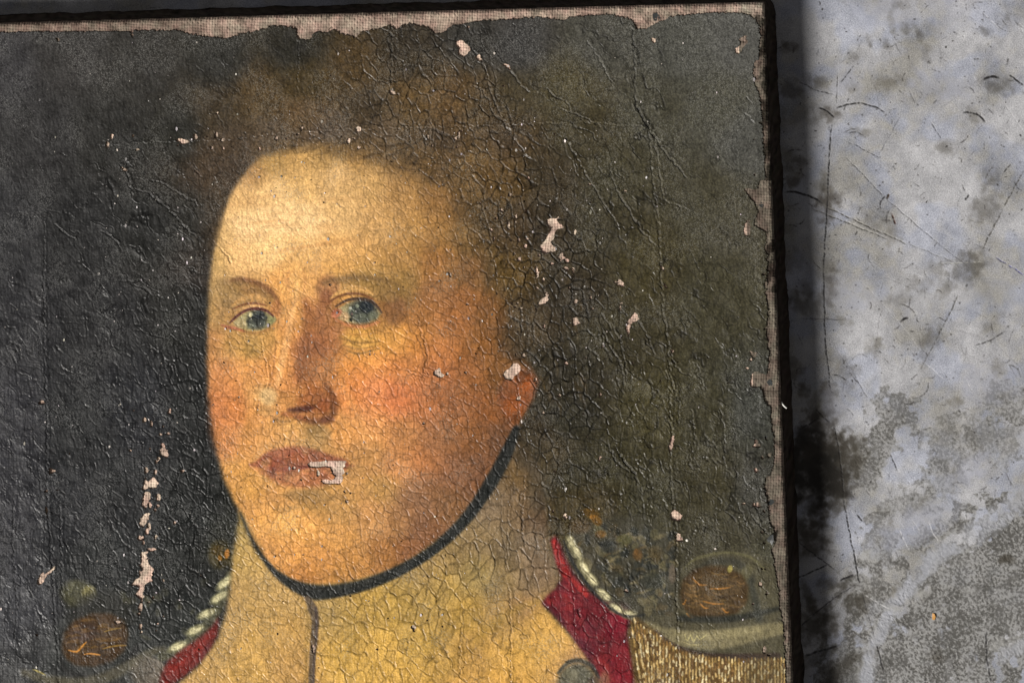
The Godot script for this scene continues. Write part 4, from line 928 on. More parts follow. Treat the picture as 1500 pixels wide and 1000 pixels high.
# the canvas turned over the stretcher, coloured nearly black, standing a little proud at the foot
func build_sides(painting: Node3D, o3: Vector3) -> void:
	var v := PackedVector3Array(); var cc := PackedColorArray(); var idx := PackedInt32Array()
	var ring: Array[Vector2] = []
	var out: Array[Vector2] = []
	var cor := [Vector2(left_edge(30), top_edge(-190)), Vector2(right_edge(2), top_edge(1120)), Vector2(right_edge(1500), foot_edge(1180)), Vector2(left_edge(1530), foot_edge(-136))]
	for s in 4:
		var a: Vector2 = cor[s]; var b: Vector2 = cor[(s + 1) % 4]
		var d := (b - a).normalized()
		var nrm := Vector2(d.y, -d.x)
		var d0: Vector2 = (a - cor[(s + 3) % 4]).normalized()
		var n0 := Vector2(d0.y, -d0.x)
		for c in 5:
			var t := c / 4.0
			ring.append(a + (nrm * 0.0)); out.append(n0.slerp(nrm, t).normalized())
		var steps := int(a.distance_to(b) / 6.0)
		for i in range(1, steps):
			ring.append(a.lerp(b, float(i) / steps)); out.append(nrm)
	var nz := _noise(FastNoiseLite.TYPE_SIMPLEX, 0.03, 201, 3)
	var fz := _noise(FastNoiseLite.TYPE_SIMPLEX, 0.3, 203, 2)
	var prof := [[-2.0, -9.0], [0.5, -9.5], [3.0, -13.0], [5.0, -18.0], [8.0, -26.0], [12.0, -38.0], [18.0, -58.0], [24.0, -76.0], [27.0, -90.0], [28.0, -99.8]]
	var np := prof.size()
	for i in ring.size():
		for j in np:
			var q: Vector2 = ring[i] + out[i] * (float(prof[j][0]) + (nz.get_noise_2d((ring[i].x + ring[i].y) * 0.4, j * 14.0) * 3.0 + fz.get_noise_2d((ring[i].x + ring[i].y) * 0.2, j * 9.0) * 0.8) * (1.0 if j > 2 else 0.2))
			v.append(P(q.x, q.y, DECK + float(prof[j][1])) - o3)
			var l := 0.026 + 0.016 * nz.get_noise_2d(ring[i].x * 2.0, ring[i].y * 2.0 + j * 20.0) + 0.01 * fz.get_noise_2d(ring[i].x + j * 7.0, ring[i].y)
			l = maxf(l, 0.006)
			cc.append(Color(l * 1.25, l, l * 0.82))
	var N := ring.size()
	for i in N:
		var i2 := (i + 1) % N
		for j in np - 1:
			var a := i * np + j; var b := i2 * np + j
			idx.append(a); idx.append(b); idx.append(a + 1)
			idx.append(b); idx.append(b + 1); idx.append(a + 1)
	var nv := PackedVector3Array(); nv.resize(v.size())
	for t in idx.size() / 3:
		var a := idx[3 * t]; var b := idx[3 * t + 1]; var c := idx[3 * t + 2]
		var f := (v[c] - v[a]).cross(v[b] - v[a])
		nv[a] += f; nv[b] += f; nv[c] += f
	for i in nv.size(): nv[i] = nv[i].normalized()
	var m := StandardMaterial3D.new()
	m.vertex_color_use_as_albedo = true
	m.roughness = 1.0
	m.metallic_specular = 0.1
	m.cull_mode = BaseMaterial3D.CULL_DISABLED
	tag(add("tacking_edge", surf(v, nv, PackedVector2Array(), cc, idx), m, painting), "nearly black canvas edge folded down over the stretcher")

# the rest of the picture, beyond the part in view
func build_lower(painting: Node3D, o3: Vector3) -> void:
	var d := PackedByteArray(); d.resize(pw * ph * 3)
	for i in pw * ph:
		d[3 * i] = srgb8(lin(R[i]) / LIGHT); d[3 * i + 1] = srgb8(lin(G[i]) / LIGHT); d[3 * i + 2] = srgb8(lin(B[i]) / LIGHT)
	var mat := paint_material(Image.create_from_data(pw, ph, false, Image.FORMAT_RGB8, d), null, null)
	var ya := float(Y0 + H) - 0.5
	var v := PackedVector3Array(); var n := PackedVector3Array(); var uv := PackedVector2Array()
	for p in [[left_edge(ya), ya], [right_edge(ya), ya], [right_edge(1500), foot_edge(1180)], [left_edge(1530), foot_edge(-136)]]:
		v.append(P(p[0], p[1], DECK - 0.6) - o3); n.append(Vector3.UP)
		uv.append(Vector2((p[0] - px0) * ps / pw, (p[1] - py0) * ps / ph))
	tag(add("painted_coat_front", surf(v, n, uv, PackedColorArray(), PackedInt32Array([0, 1, 2, 0, 2, 3])), mat, painting), "foot of the painted yellow coat")

# ---------------------------------------------------------------- floor
var floor_rng := RandomNumberGenerator.new()
var fr := PackedFloat32Array()     # floor colour and relief being worked on
var fg := PackedFloat32Array()
var fb := PackedFloat32Array()
var fhh := PackedFloat32Array()
var tw := 0
var tall := 0

func scratch(x0: float, y0: float, x1: float, y1: float, bow: float, w: float, c: Vector3, a: float, deep: float, wrap: bool) -> void:
	var l := Vector2(x1 - x0, y1 - y0).length()
	var n := maxi(2, int(l * 1.6))
	var nrm := Vector2(-(y1 - y0), x1 - x0) / maxf(l, 0.01)
	var ph0 := floor_rng.randf() * 99.0
	for i in n + 1:
		var t := float(i) / n
		var q := Vector2(x0, y0).lerp(Vector2(x1, y1), t) + nrm * (bow * 4.0 * t * (1.0 - t) + 0.9 * wob.get_noise_1d(ph0 * 50.0 + t * l * 0.6))
		var s := a * clampf(0.65 + 0.9 * wob.get_noise_1d(ph0 * 31.0 + 400.0 + t * l * 2.0), 0.0, 1.0) * minf(1.0, minf(t, 1.0 - t) * 6.0 + 0.25)
		var r := int(ceil(w + 0.6))
		for dy in range(-r, r + 1):
			for dx in range(-r, r + 1):
				var px := int(floor(q.x)) + dx; var py := int(floor(q.y)) + dy
				if wrap:
					px = posmod(px, tw); py = posmod(py, tall)
				elif px < 0 or py < 0 or px >= tw or py >= tall: continue
				var e := Vector2(px + 0.5, py + 0.5).distance_to(q)
				var m := clampf(w + 0.5 - e, 0.0, 1.0) * s
				if m <= 0.0: continue
				m *= 0.6
				var o := py * tw + px
				fr[o] += (c.x - fr[o]) * m; fg[o] += (c.y - fg[o]) * m; fb[o] += (c.z - fb[o]) * m
				fhh[o] = minf(fhh[o], -deep * m * 1.6)

func smudge(cx: float, cy: float, rx: float, ry: float, deg: float, c: Vector3, a: float, grain: FastNoiseLite, wrap := false) -> void:
	var ca := cos(deg_to_rad(deg)); var sa := sin(deg_to_rad(deg))
	var m := int(maxf(rx, ry)) + 1
	for y in range(int(cy) - m, int(cy) + m):
		for x in range(int(cx) - m, int(cx) + m):
			var px := x; var py := y
			if wrap:
				px = posmod(px, tw); py = posmod(py, tall)
			elif px < 0 or py < 0 or px >= tw or py >= tall: continue
			var dx := x - cx; var dy := y - cy
			var ex := (dx * ca + dy * sa) / rx; var ey := (dy * ca - dx * sa) / ry
			var q := 1.0 - ex * ex - ey * ey
			if q <= 0.0: continue
			q = clampf(q * 1.15 + grain.get_noise_2d(x * 1.0, y * 1.0) * 0.85 - 0.1, 0.0, 1.0) * a
			var o := py * tw + px
			fr[o] += (c.x - fr[o]) * q; fg[o] += (c.y - fg[o]) * q; fb[o] += (c.z - fb[o]) * q

func floor_images(wrap: bool) -> Array:
	var d := PackedByteArray(); d.resize(tw * tall * 3)
	var nd := PackedByteArray(); nd.resize(tw * tall * 3)
	for y in tall:
		for x in tw:
			var o := y * tw + x
			d[3 * o] = srgb8(lin(fr[o]) / LIGHT); d[3 * o + 1] = srgb8(lin(fg[o]) / LIGHT); d[3 * o + 2] = srgb8(lin(fb[o]) / LIGHT)
			var xl := y * tw + posmod(x - 1, tw); var xr := y * tw + posmod(x + 1, tw)
			var yu := posmod(y - 1, tall) * tw + x; var yd := posmod(y + 1, tall) * tw + x
			var n := Vector3((fhh[xl] - fhh[xr]) * 0.5, (fhh[yd] - fhh[yu]) * 0.5, 1.0).normalized()
			nd[3 * o] = int(n.x * 127.0 + 128.0); nd[3 * o + 1] = int(n.y * 127.0 + 128.0); nd[3 * o + 2] = int(n.z * 127.0 + 128.0)
	return [Image.create_from_data(tw, tall, false, Image.FORMAT_RGB8, d), Image.create_from_data(tw, tall, false, Image.FORMAT_RGB8, nd)]

func seamless(f: float, s: int, oct: int, n: int) -> PackedByteArray:
	var z := _noise(FastNoiseLite.TYPE_SIMPLEX, f, s, oct)
	return z.get_seamless_image(n, n, false, false, 0.12).get_data()

const FX := 1040.0                # the closely worked piece of floor right of the painting
const FY := -110.0
const FW := 620
const FH := 1240
const T := 768

func build_floor() -> void:
	floor_rng.seed = 17
	var cloud := seamless(0.006, 301, 4, T)
	var blue := seamless(0.009, 303, 3, T)
	var mid := seamless(0.035, 305, 3, T)
	var fine := seamless(0.42, 307, 3, T)
	tw = T; tall = T
	for a in [fr, fg, fb, fhh]: pass
	fr.resize(T * T); fg.resize(T * T); fb.resize(T * T); fhh.resize(T * T)
	for i in T * T:
		var c := cloud[i] / 255.0 - 0.5; var b := blue[i] / 255.0 - 0.5; var m := mid[i] / 255.0 - 0.5; var f := fine[i] / 255.0 - 0.5
		var l := 162.0 + c * 42.0 + m * 24.0 + f * 72.0
		var bb := clampf(b * 5.0, 0.0, 1.0)
		var w := clampf(-c * 3.0 + m * 1.5, 0.0, 1.0)
		fr[i] = l - 1.0 - bb * 6.0 - w * 7.0; fg[i] = l - bb * 3.0 - w * 9.0; fb[i] = l + 4.0 + bb * 5.0 - w * 16.0
		fhh[i] = f * 0.3 + m * 0.2
	var g1 := _noise(FastNoiseLite.TYPE_SIMPLEX, 0.045, 311, 5)
	g1.fractal_gain = 0.55
	for i in 46:
		smudge(floor_rng.randf() * T, floor_rng.randf() * T, floor_rng.randf_range(8, 34), floor_rng.randf_range(6, 22), floor_rng.randf() * 180.0, Vector3(96, 92, 82), floor_rng.randf_range(0.15, 0.5), g1, true)
	for i in 700:
		var x := floor_rng.randf() * T; var y := floor_rng.randf() * T
		var a := floor_rng.randf() * TAU; var l := pow(floor_rng.randf(), 3.0) * 26.0 + 1.5
		scratch(x, y, x + cos(a) * l, y + sin(a) * l, floor_rng.randf_range(-0.2, 0.2) * l, floor_rng.randf_range(0.3, 0.9), Vector3(62, 60, 60), floor_rng.randf_range(0.3, 0.9), 0.8, true)
	for i in 60:
		var x := floor_rng.randf() * T; var y := floor_rng.randf() * T
		var a := floor_rng.randf_range(0.3, 1.1) if i % 2 else floor_rng.randf() * TAU
		var l := floor_rng.randf_range(20, 150)
		scratch(x, y, x + cos(a) * l, y + sin(a) * l, floor_rng.randf_range(-4, 4), 0.4, Vector3(92, 90, 92) if i % 3 else Vector3(214, 214, 216), floor_rng.randf_range(0.3, 0.7), 0.8, true)
	var base := floor_images(true)
	var br := fr.duplicate(); var bg := fg.duplicate(); var bb2 := fb.duplicate(); var bh := fhh.duplicate()
	tw = FW; tall = FH
	fr.resize(FW * FH); fg.resize(FW * FH); fb.resize(FW * FH); fhh.resize(FW * FH)
	for y in FH:
		for x in FW:
			var s := posmod(y + int(FY), T) * T + posmod(x + int(FX), T)
			var o := y * FW + x
			fr[o] = br[s]; fg[o] = bg[s]; fb[o] = bb2[s]; fhh[o] = bh[s]
	floor_marks(g1)
	var near := floor_images(false)
	var mb := plain(Color.WHITE, 0.62, 0.4)
	mb.albedo_texture = ImageTexture.create_from_image(base[0]); mb.normal_enabled = true; mb.normal_texture = ImageTexture.create_from_image(base[1])
	var mn := plain(Color.WHITE, 0.62, 0.4)
	mn.albedo_texture = ImageTexture.create_from_image(near[0]); mn.normal_enabled = true; mn.normal_texture = ImageTexture.create_from_image(near[1]); mn.texture_repeat = false
	var m := ArrayMesh.new()
	var far := 6000.0
	var rects := [[-far, -far, far, FY], [-far, FY, FX, FY + FH], [FX + FW, FY, far, FY + FH], [-far, FY + FH, far, far], [FX, FY, FX + FW, FY + FH]]
	for r in rects.size():
		var q: Array = rects[r]
		var a := []
		a.resize(Mesh.ARRAY_MAX)
		var v := PackedVector3Array(); var uv := PackedVector2Array()
		for c in [[0, 1], [2, 1], [2, 3], [0, 3]]:
			var x: float = q[c[0]]; var y: float = q[c[1]]
			v.append(P(x, y, 0))
			uv.append(Vector2((x - FX) / FW, (y - FY) / FH) if r == 4 else Vector2(x / T, y / T))
		a[Mesh.ARRAY_VERTEX] = v; a[Mesh.ARRAY_TEX_UV] = uv
		a[Mesh.ARRAY_NORMAL] = PackedVector3Array([Vector3.UP, Vector3.UP, Vector3.UP, Vector3.UP])
		a[Mesh.ARRAY_TANGENT] = PackedFloat32Array([1, 0, 0, -1, 1, 0, 0, -1, 1, 0, 0, -1, 1, 0, 0, -1])
		a[Mesh.ARRAY_INDEX] = PackedInt32Array([0, 1, 2, 0, 2, 3])
		m.add_surface_from_arrays(Mesh.PRIMITIVE_TRIANGLES, a)
		m.surface_set_material(r, mn if r == 4 else mb)
	var o := MeshInstance3D.new()
	o.name = "floor"
	o.mesh = m
	add_child(o)
	tag(o, "worn pale grey concrete floor with dark stains and scratches", "", "", "structure")

func fx(x: float) -> float: return (x - 750.0) * 1.0333 + 750.0 - FX
func fy(y: float) -> float: return (y - 500.0) * 1.0333 + 500.0 - FY

func mark(x0: float, y0: float, x1: float, y1: float, bow: float, w: float, c: Vector3, a: float, deep := 1.5) -> void:
	scratch(fx(x0), fy(y0), fx(x1), fy(y1), bow, w, c, a, deep, false)

func floor_marks(g1: FastNoiseLite) -> void:
	var worm := _noise(FastNoiseLite.TYPE_SIMPLEX, 0.13, 331, 4)
	worm.fractal_gain = 0.62
	var edge := _noise(FastNoiseLite.TYPE_SIMPLEX, 0.03, 333, 4)
	var grit := _noise(FastNoiseLite.TYPE_SIMPLEX, 0.33, 335, 2)
	# etched, blotched skin: x, y, rx, ry, turn, strength
	for e in [[1450, 870, 150, 130, -20, 1.0], [1370, 960, 130, 90, 0, 0.9], [1300, 990, 110, 70, 0, 0.8], [1490, 790, 70, 60, -30, 1.0], [1310, 605, 34, 44, 30, 0.8], [1290, 650, 26, 44, 20, 0.8], [1268, 685, 24, 34, 15, 0.8], [1390, 650, 40, 44, 0, 0.55], [1450, 640, 54, 34, 25, 0.55], [1475, 590, 34, 34, 0, 0.8], [1330, 735, 44, 22, -15, 0.6], [1385, 705, 30, 34, 0, 0.5], [1286, 800, 26, 50, 0, 0.7], [1275, 880, 40, 60, 0, 0.85], [1400, 770, 30, 18, -35, 0.5]]:
		var m := int(maxf(e[2], e[3])) + 2
		var cx := fx(e[0]); var cy := fy(e[1])
		var ca := cos(deg_to_rad(e[4])); var sa := sin(deg_to_rad(e[4]))
		for y in range(maxi(0, int(cy) - m), mini(FH, int(cy) + m)):
			for x in range(maxi(0, int(cx) - m), mini(FW, int(cx) + m)):
				var dx := x - cx; var dy := y - cy
				var q := 1.0 - Vector2((dx * ca + dy * sa) / e[2], (dy * ca - dx * sa) / e[3]).length()
				q = clampf((q + edge.get_noise_2d(x, y) * 0.75 + 0.05) * 6.0, 0.0, 1.0)
				if q <= 0.0: continue
				var t := clampf(0.55 + worm.get_noise_2d(x, y) * 1.3 + edge.get_noise_2d(x * 0.6 + 300.0, y * 0.6) * 0.7 + grit.get_noise_2d(x, y) * 0.5, 0.0, 1.0)
				var o := y * FW + x
				var k2: float = q * e[5] * 0.85
				fr[o] = lerpf(fr[o], lerpf(148.0, 82.0, t), k2); fg[o] = lerpf(fg[o], lerpf(148.0, 81.0, t), k2); fb[o] = lerpf(fb[o], lerpf(147.0, 78.0, t), k2)
				fhh[o] -= k2 * t * 0.4
	# oily dirt: x, y, rx, ry, turn, strength
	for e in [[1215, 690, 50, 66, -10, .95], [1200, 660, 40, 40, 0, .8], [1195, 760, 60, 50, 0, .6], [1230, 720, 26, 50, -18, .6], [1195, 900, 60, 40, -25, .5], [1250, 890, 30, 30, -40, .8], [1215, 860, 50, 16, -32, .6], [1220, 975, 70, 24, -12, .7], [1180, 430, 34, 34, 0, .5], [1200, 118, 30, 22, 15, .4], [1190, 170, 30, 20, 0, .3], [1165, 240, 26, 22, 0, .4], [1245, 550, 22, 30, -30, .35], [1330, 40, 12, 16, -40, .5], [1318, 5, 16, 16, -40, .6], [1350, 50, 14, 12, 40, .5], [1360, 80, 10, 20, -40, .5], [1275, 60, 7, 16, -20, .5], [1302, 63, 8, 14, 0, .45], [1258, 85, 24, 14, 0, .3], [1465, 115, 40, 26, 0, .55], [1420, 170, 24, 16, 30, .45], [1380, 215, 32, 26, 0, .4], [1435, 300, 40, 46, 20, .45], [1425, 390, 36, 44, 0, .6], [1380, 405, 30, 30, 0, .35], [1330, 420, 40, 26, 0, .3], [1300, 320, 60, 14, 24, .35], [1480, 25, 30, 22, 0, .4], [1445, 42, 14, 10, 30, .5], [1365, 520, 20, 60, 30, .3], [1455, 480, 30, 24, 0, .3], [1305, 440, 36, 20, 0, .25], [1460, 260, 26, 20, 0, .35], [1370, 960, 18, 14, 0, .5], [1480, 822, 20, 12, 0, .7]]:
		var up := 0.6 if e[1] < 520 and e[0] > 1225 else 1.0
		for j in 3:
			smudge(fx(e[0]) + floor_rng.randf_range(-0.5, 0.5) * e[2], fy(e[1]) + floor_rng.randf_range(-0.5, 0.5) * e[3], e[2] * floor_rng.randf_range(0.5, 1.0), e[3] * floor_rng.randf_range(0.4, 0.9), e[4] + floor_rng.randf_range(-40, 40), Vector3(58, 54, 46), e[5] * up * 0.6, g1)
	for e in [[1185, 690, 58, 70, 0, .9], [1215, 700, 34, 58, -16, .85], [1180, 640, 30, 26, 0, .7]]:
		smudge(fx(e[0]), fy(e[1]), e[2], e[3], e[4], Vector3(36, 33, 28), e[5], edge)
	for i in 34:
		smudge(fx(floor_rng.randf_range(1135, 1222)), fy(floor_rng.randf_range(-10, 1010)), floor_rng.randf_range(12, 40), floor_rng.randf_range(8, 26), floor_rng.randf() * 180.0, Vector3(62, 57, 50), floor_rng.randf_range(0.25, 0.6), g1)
	for i in 420:
		var x := fx(floor_rng.randf_range(1140, 1500)); var y := fy(floor_rng.randf_range(0, 1000))
		smudge(x, y, floor_rng.randf_range(1.0, 2.6), floor_rng.randf_range(0.8, 1.8), floor_rng.randf() * 180.0, Vector3(48, 46, 46), floor_rng.randf_range(0.4, 0.9), edge)
	# pale scraped patches
	for e in [[1275, 815, 18, 14, 0, .7], [1460, 945, 16, 16, 0, .7], [1300, 900, 14, 60, 38, .5], [1420, 865, 18, 9, 0, .5], [1265, 985, 14, 40, 15, .5], [1350, 870, 14, 9, 0, .4], [1490, 945, 30, 16, -30, .6]]:
		smudge(fx(e[0]), fy(e[1]), e[2], e[3], e[4], Vector3(160, 160, 158), e[5], g1)
	for e in [[1270, 985, 16, 60, 14, .8], [1290, 925, 14, 50, 30, .75], [1325, 868, 16, 48, 45, .8], [1372, 815, 20, 60, 52, .8], [1440, 772, 24, 60, 55, .7], [1490, 735, 20, 40, 50, .6], [1478, 955, 14, 44, 60, .6]]:
		smudge(fx(e[0]), fy(e[1]), e[2], e[3], e[4], Vector3(164, 167, 176), e[5], edge)
	for e in [[1340, 770, 90, 34, -28, .5], [1420, 690, 50, 22, -40, .5], [1450, 560, 60, 40, 0, .4], [1290, 15, 60, 40, 0, .45], [1380, 125, 60, 30, 0, .45], [1240, 120, 30, 30, 0, .4], [1240, 430, 40, 40, 0, .35], [1225, 590, 30, 50, -20, .4], [1400, 20, 60, 40, 0, .3]]:
		smudge(fx(e[0]), fy(e[1]), e[2], e[3], e[4], Vector3(160, 164, 180), e[5], edge)
	var dk := Vector3(34, 33, 34)
	# the long hairline and its bends
	mark(1219, 183, 1213, 290, 1, .9, dk, 1.0); mark(1213, 290, 1207, 395, 0, .9, dk, 1.0); mark(1207, 395, 1210, 520, 0, .9, dk, 1.0); mark(1210, 500, 1217, 570, 0, .8, dk, .9); mark(1222, 620, 1236, 730, -3, .8, dk, .6); mark(1236, 730, 1250, 805, 0, .9, dk, 1.0); mark(1250, 800, 1260, 855, 0, 1.0, dk, 1.0); mark(1262, 860, 1282, 935, 0, .6, dk, .6); mark(1284, 940, 1295, 985, 0, 1, dk, .8)
	mark(1446, 925, 1453, 1000, 3, 1.2, dk, .8); mark(1500, 250, 1468, 310, 0, .8, Vector3(70, 68, 64), 1.0); mark(1468, 310, 1440, 365, 0, .8, Vector3(70, 68, 64), 1.0); mark(1405, 432, 1372, 498, 0, .8, Vector3(74, 72, 68), 1.0); mark(1372, 498, 1350, 540, 0, .7, Vector3(90, 88, 84), .8)
	mark(1222, 160, 1298, 165, -12, 1.0, dk, .9); mark(1200, 158, 1222, 172, -3, 1.1, dk, .9); mark(1172, 120, 1220, 138, 2, .7, dk, .8); mark(1232, 120, 1252, 96, 0, .7, dk, .8); mark(1228, 107, 1226, 150, 0, .6, dk, .7); mark(1320, 170, 1288, 227, 0, .5, Vector3(80, 82, 92), .8); mark(1240, 206, 1290, 232, -1, .6, dk, .7); mark(1240, 230, 1298, 290, 0, .6, Vector3(80, 80, 82), .8); mark(1298, 290, 1380, 360, 0, .6, Vector3(94, 94, 98), .7); mark(1380, 360, 1420, 390, 0, .6, Vector3(94, 94, 98), .6)
	mark(1150, 280, 1205, 297, -4, 1.4, dk, .9); mark(1190, 305, 1300, 350, 0, .8, Vector3(80, 78, 72), .9); mark(1205, 300, 1330, 358, 0, .9, Vector3(94, 92, 86), .9); mark(1330, 356, 1400, 384, 0, .5, Vector3(100, 98, 92), .7); mark(1230, 318, 1296, 346, 2, .5, Vector3(200, 200, 198), .6)
	mark(1440, 118, 1464, 113, -4, 1.5, dk, 1.0); mark(1480, 110, 1500, 124, 0, 1.1, dk, .9); mark(1412, 165, 1444, 178, -6, 1.2, dk, .9); mark(1415, 292, 1420, 284, 0, 1.3, dk, .9); mark(1320, 471, 1331, 466, -2, 1.6, dk, .9); mark(1299, 286, 1291, 308, 4, .9, dk, .8); mark(1300, 290, 1303, 285, 0, 1.5, Vector3(52, 40, 30), 1.0); mark(1306, 312, 1312, 328, 0, 1.2, Vector3(60, 36, 28), .9); mark(1292, 322, 1308, 323, 0, .6, dk, .8)
	mark(1430, 505, 1474, 484, 3, .8, dk, .7); mark(1174, 466, 1242, 468, 0, .6, dk, .6); mark(1240, 195, 1270, 202, -5, .7, dk, .7); mark(1365, 180, 1380, 204, 0, .6, dk, .7); mark(1160, 850, 1215, 826, 0, 1.0, dk, .8); mark(1232, 850, 1251, 841, 0, 1.3, dk, 1.0); mark(1165, 925, 1256, 855, -4, .7, dk, .8); mark(1170, 795, 1225, 835, 0, .8, dk, .7); mark(1180, 960, 1230, 945, 0, 1.6, dk, .6); mark(1195, 600, 1216, 618, 0, .8, dk, .7); mark(1170, 630, 1200, 612, 0, .9, dk, .7)
	mark(1245, 545, 1258, 560, 0, .8, dk, .6); mark(1220, 549, 1240, 556, -2, .8, dk, .7); mark(1250, 545, 1272, 583, 0, .6, dk, .6); mark(1305, 665, 1316, 690, 0, .8, dk, .7); mark(1256, 754, 1264, 762, 0, 1.1, dk, .9)
	var wh := Vector3(232, 232, 234)
	mark(1354, 531, 1384, 556, 0, .5, wh, .8, .6); mark(1318, 776, 1332, 806, 0, .6, wh, .9, .6); mark(1360, 765, 1378, 800, 0, .6, wh, .9, .6); mark(1336, 762, 1352, 782, 0, .4, wh, .7, .6); mark(1300, 690, 1320, 720, 0, .4, wh, .5, .6); mark(1440, 18, 1468, 45, 0, .4, wh, .8, .6); mark(1440, 100, 1432, 130, 0, .3, wh, .3, .4); mark(1425, 110, 1440, 130, 0, .4, wh, .6, .6); mark(1230, 135, 1250, 160, 0, .4, wh, .5, .6); mark(1265, 870, 1310, 895, 1, .8, wh, .6, .6); mark(1415, 553, 1424, 572, 0, .4, wh, .7, .6)
	for i in 26:
		var x := floor_rng.randf_range(1230, 1480); var y := floor_rng.randf_range(720, 990)
		mark(x, y, x + floor_rng.randf_range(3, 10), y + floor_rng.randf_range(6, 16), 0, .35, wh, .7, .5)
	for i in 320:
		var x := floor_rng.randf_range(1170, 1500); var y := floor_rng.randf_range(0, 720)
		var a := floor_rng.randf() * TAU; var l := pow(floor_rng.randf(), 3.0) * 14.0 + 1.2
		mark(x, y, x + cos(a) * l, y + sin(a) * l, floor_rng.randf_range(-0.25, 0.25) * l, floor_rng.randf_range(0.3, 0.9), Vector3(50, 48, 48), floor_rng.randf_range(0.4, 1.0), 0.8)
	mark(1460, 377, 1478, 388, 0, .8, Vector3(70, 70, 110), .8); mark(1478, 388, 1500, 402, 0, .8, Vector3(80, 80, 150), .8); mark(1375, 386, 1440, 384, 0, .7, Vector3(190, 190, 180), .6)

# a thin irregular chip with thickness, bent a little
func chip(r: float, thick: float, sides: int, bend: float) -> ArrayMesh:
	var st := SurfaceTool.new()
	st.begin(Mesh.PRIMITIVE_TRIANGLES)
	st.set_smooth_group(-1)
	var top: Array[Vector3] = []
	for i in sides:
		var a := TAU * i / sides
		var q := r * rng.randf_range(0.65, 1.2)
		top.append(Vector3(cos(a) * q, thick + bend * cos(a) * q, sin(a) * q) * U)
	var c := Vector3(0, thick * 0.8, 0) * U
	var low := Vector3(0, -thick * U, 0)
	for i in sides:
		var a := top[i]; var b := top[(i + 1) % sides]
		for p in [c, a, b, a, a + low, b + low, a, b + low, b, c + low, b + low, a + low]:
			st.add_vertex(p)
	st.generate_normals()
	return st.commit()

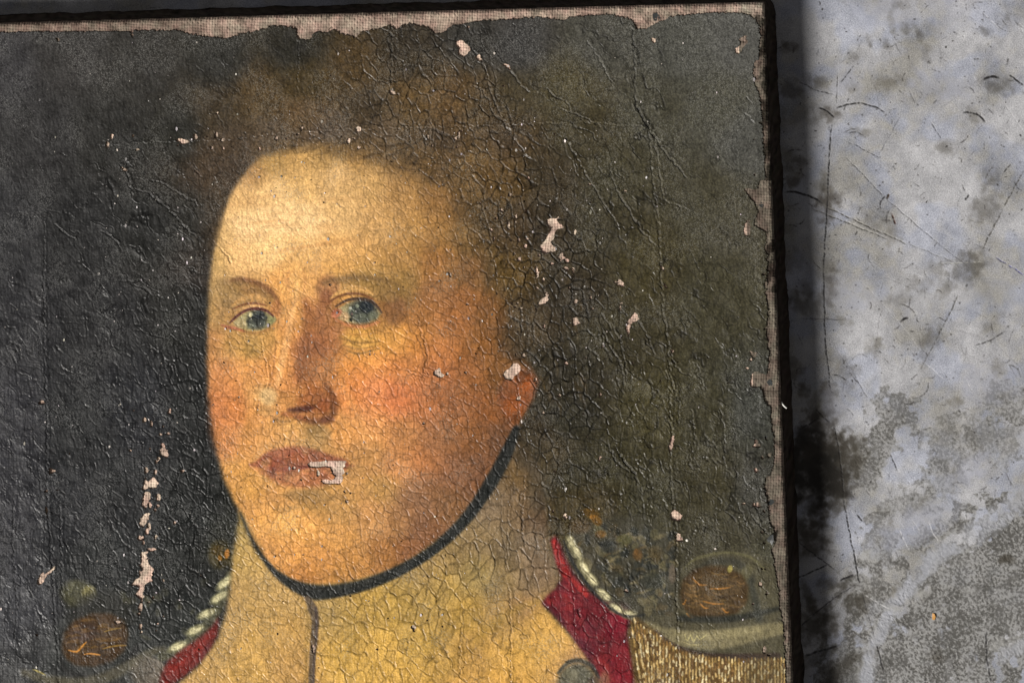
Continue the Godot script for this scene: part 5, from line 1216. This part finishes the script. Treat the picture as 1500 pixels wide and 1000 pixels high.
func build_bits(painting: Node3D, o3: Vector3, paint: Material) -> void:
	rng.seed = 99
	# loose grains of paint and lint, many of them added in place of glints
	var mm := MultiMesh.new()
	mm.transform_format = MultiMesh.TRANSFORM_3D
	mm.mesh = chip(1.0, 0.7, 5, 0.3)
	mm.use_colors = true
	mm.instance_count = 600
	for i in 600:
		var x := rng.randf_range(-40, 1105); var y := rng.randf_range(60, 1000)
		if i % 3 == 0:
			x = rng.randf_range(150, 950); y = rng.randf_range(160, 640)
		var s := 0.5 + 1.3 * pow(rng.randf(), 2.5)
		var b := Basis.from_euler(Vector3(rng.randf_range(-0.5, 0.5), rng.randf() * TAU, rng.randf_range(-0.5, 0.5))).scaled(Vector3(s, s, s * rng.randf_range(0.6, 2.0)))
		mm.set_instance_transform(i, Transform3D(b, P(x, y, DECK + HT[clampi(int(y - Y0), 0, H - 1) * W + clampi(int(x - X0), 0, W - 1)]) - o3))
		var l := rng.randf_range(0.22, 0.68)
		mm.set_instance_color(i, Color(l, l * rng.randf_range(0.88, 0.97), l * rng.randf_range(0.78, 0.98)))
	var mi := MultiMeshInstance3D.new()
	mi.name = "paint_dust_glints"
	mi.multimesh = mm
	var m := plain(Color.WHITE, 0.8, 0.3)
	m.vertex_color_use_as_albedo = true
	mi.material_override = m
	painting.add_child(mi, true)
	tag(mi, "pale grains of loose paint and lint, some standing in for glints", "", "", "stuff")
	# flakes still standing in the losses and lifting at the rim
	var dark := plain(Color(0.20, 0.21, 0.21), 0.6, 0.3)
	for f in [[962, 25, 7, 0.1], [1121, 640, 6, 0.25], [1128, 560, 5, 0.15], [1116, 300, 4, 0.3], [488, 48, 5, 0.35], [811, 395, 5, 0.2], [1008, 24, 4, 0.2], [1130, 735, 5, 0.3]]:
		var o := add("paint_flake", chip(f[2], 1.2, 7, f[3] * 0.6), dark, painting)
		o.position = P(f[0], f[1], DECK - 2.5) - o3
		o.rotation.y = rng.randf() * TAU
	var gloss := plain(Color(0.16, 0.17, 0.17), 0.22, 0.6)
	var lift := add("lifted_flake", chip(9.0, 2.0, 6, 0.0), gloss, painting)
	lift.position = P(1130, 790, DECK + 1.5) - o3
	lift.rotation = Vector3(0.42, 0.0, 0.36)
	lift.scale = Vector3(0.6, 1, 1.35)
	tag(lift, "glossy curled flake of dark paint catching the light at the edge")
	# small things lying about
	var ball := SphereMesh.new()
	ball.radius = 2.2 * U; ball.height = 3.0 * U; ball.radial_segments = 12; ball.rings = 6
	var spot := add("white_paint_drop", ball, plain(Color(0.85, 0.84, 0.8), 0.4, 0.5), self)
	spot.position = P(1006.5, 791, DECK + 1.0)
	tag(spot, "tiny round white paint drop dried on the portrait beside the vertical crease", "paint drop")
	var gold := add("gold_flake", chip(5.0, 1.2, 6, 0.4), plain(Color(0.62, 0.44, 0.16), 0.4, 0.5), self)
	gold.position = P(1040.0 + fx(1368), -110.0 + fy(903), 0.2)
	gold.scale = Vector3(0.6, 1, 1.2)
	tag(gold, "small yellow gold flake lying on the mottled dark patch of floor", "flake")
	var st := SurfaceTool.new()
	st.begin(Mesh.PRIMITIVE_TRIANGLES)
	var prev: Array[Vector3] = []
	for i in 7:
		var t := i / 6.0
		var c := Vector3(lerpf(-4, 4, t), 2.0 + 3.0 * sin(t * PI), lerpf(-5, 5, t) + sin(t * 4.0)) * U
		var rngp: Array[Vector3] = []
		for q in 5:
			var a := TAU * q / 5.0
			rngp.append(c + Vector3(cos(a) * 0.9, sin(a) * 0.9, -cos(a) * 0.7) * U)
		if prev.size():
			for q in 5:
				var q2 := (q + 1) % 5
				for p in [prev[q], prev[q2], rngp[q], prev[q2], rngp[q2], rngp[q]]: st.add_vertex(p)
		prev = rngp
	st.generate_normals()
	var lm := plain(Color(0.85, 0.85, 0.83), 0.8, 0.3)
	lm.cull_mode = BaseMaterial3D.CULL_DISABLED
	var lint := add("white_fibre", st.commit(), lm, self)
	lint.position = P(1150, 594, DECK - 12.0)
	tag(lint, "short white fibre clinging to the dark folded edge of the canvas", "fibre")

func _ready() -> void:
	# camera, straight above the floor
	var cam := Camera3D.new()
	cam.name = "camera"
	cam.position = Vector3(0, DECK * U + 0.6, 0)
	cam.rotation_degrees = Vector3(-90, 0, 0)
	cam.fov = rad_to_deg(2.0 * atan(0.1 / 0.6))
	cam.near = 0.02
	cam.far = 20.0
	add_child(cam)
	# dim room, one soft low light from the lower left
	var env := Environment.new()
	env.background_mode = Environment.BG_COLOR
	env.background_color = Color(0.345, 0.337, 0.334)
	env.tonemap_mode = Environment.TONE_MAPPER_LINEAR
	env.tonemap_exposure = 1.0
	env.sdfgi_enabled = true
	env.ssao_enabled = true
	env.ssil_enabled = true
	var we := WorldEnvironment.new()
	we.name = "surroundings"
	we.environment = env
	add_child(we)
	var sun := DirectionalLight3D.new()
	sun.name = "daylight"
	sun.light_energy = 1.6
	env.tonemap_exposure = 1.15
	sun.light_color = Color(1.0, 0.98, 0.955)
	sun.light_angular_distance = 17.0
	sun.shadow_enabled = true
	add_child(sun)
	sun.look_at_from_position(Vector3(-0.95, 1.0, 0.74), Vector3.ZERO, Vector3.UP)

	wob = _noise(FastNoiseLite.TYPE_SIMPLEX, 0.08, 2, 2)
	var t0 := Time.get_ticks_msec()
	build_floor()
	print("floor ", Time.get_ticks_msec() - t0)
	var painting := Node3D.new()
	painting.name = "oil_painting"
	add_child(painting)
	var o3 := P(545, 770, 0)
	painting.position = o3
	tag(painting, "flaking unframed oil portrait of an officer in a yellow coat, lying on the floor", "painting")
	begin(-220, -10, 362, 400, 0.25)
	paint_picture()
	build_lower(painting, o3)
	begin(X0, Y0, W, H, 1.0)
	paint_picture()
	print("picture ", Time.get_ticks_msec() - t0)
	losses()
	relief()
	print("relief ", Time.get_ticks_msec() - t0)
	var mat := paint_sheet()
	print("sheet ", Time.get_ticks_msec() - t0)
	build_canvas(painting, o3)
	build_paint(painting, mat, o3)
	build_sides(painting, o3)
	build_bits(painting, o3, mat)
	print("all ", Time.get_ticks_msec() - t0)
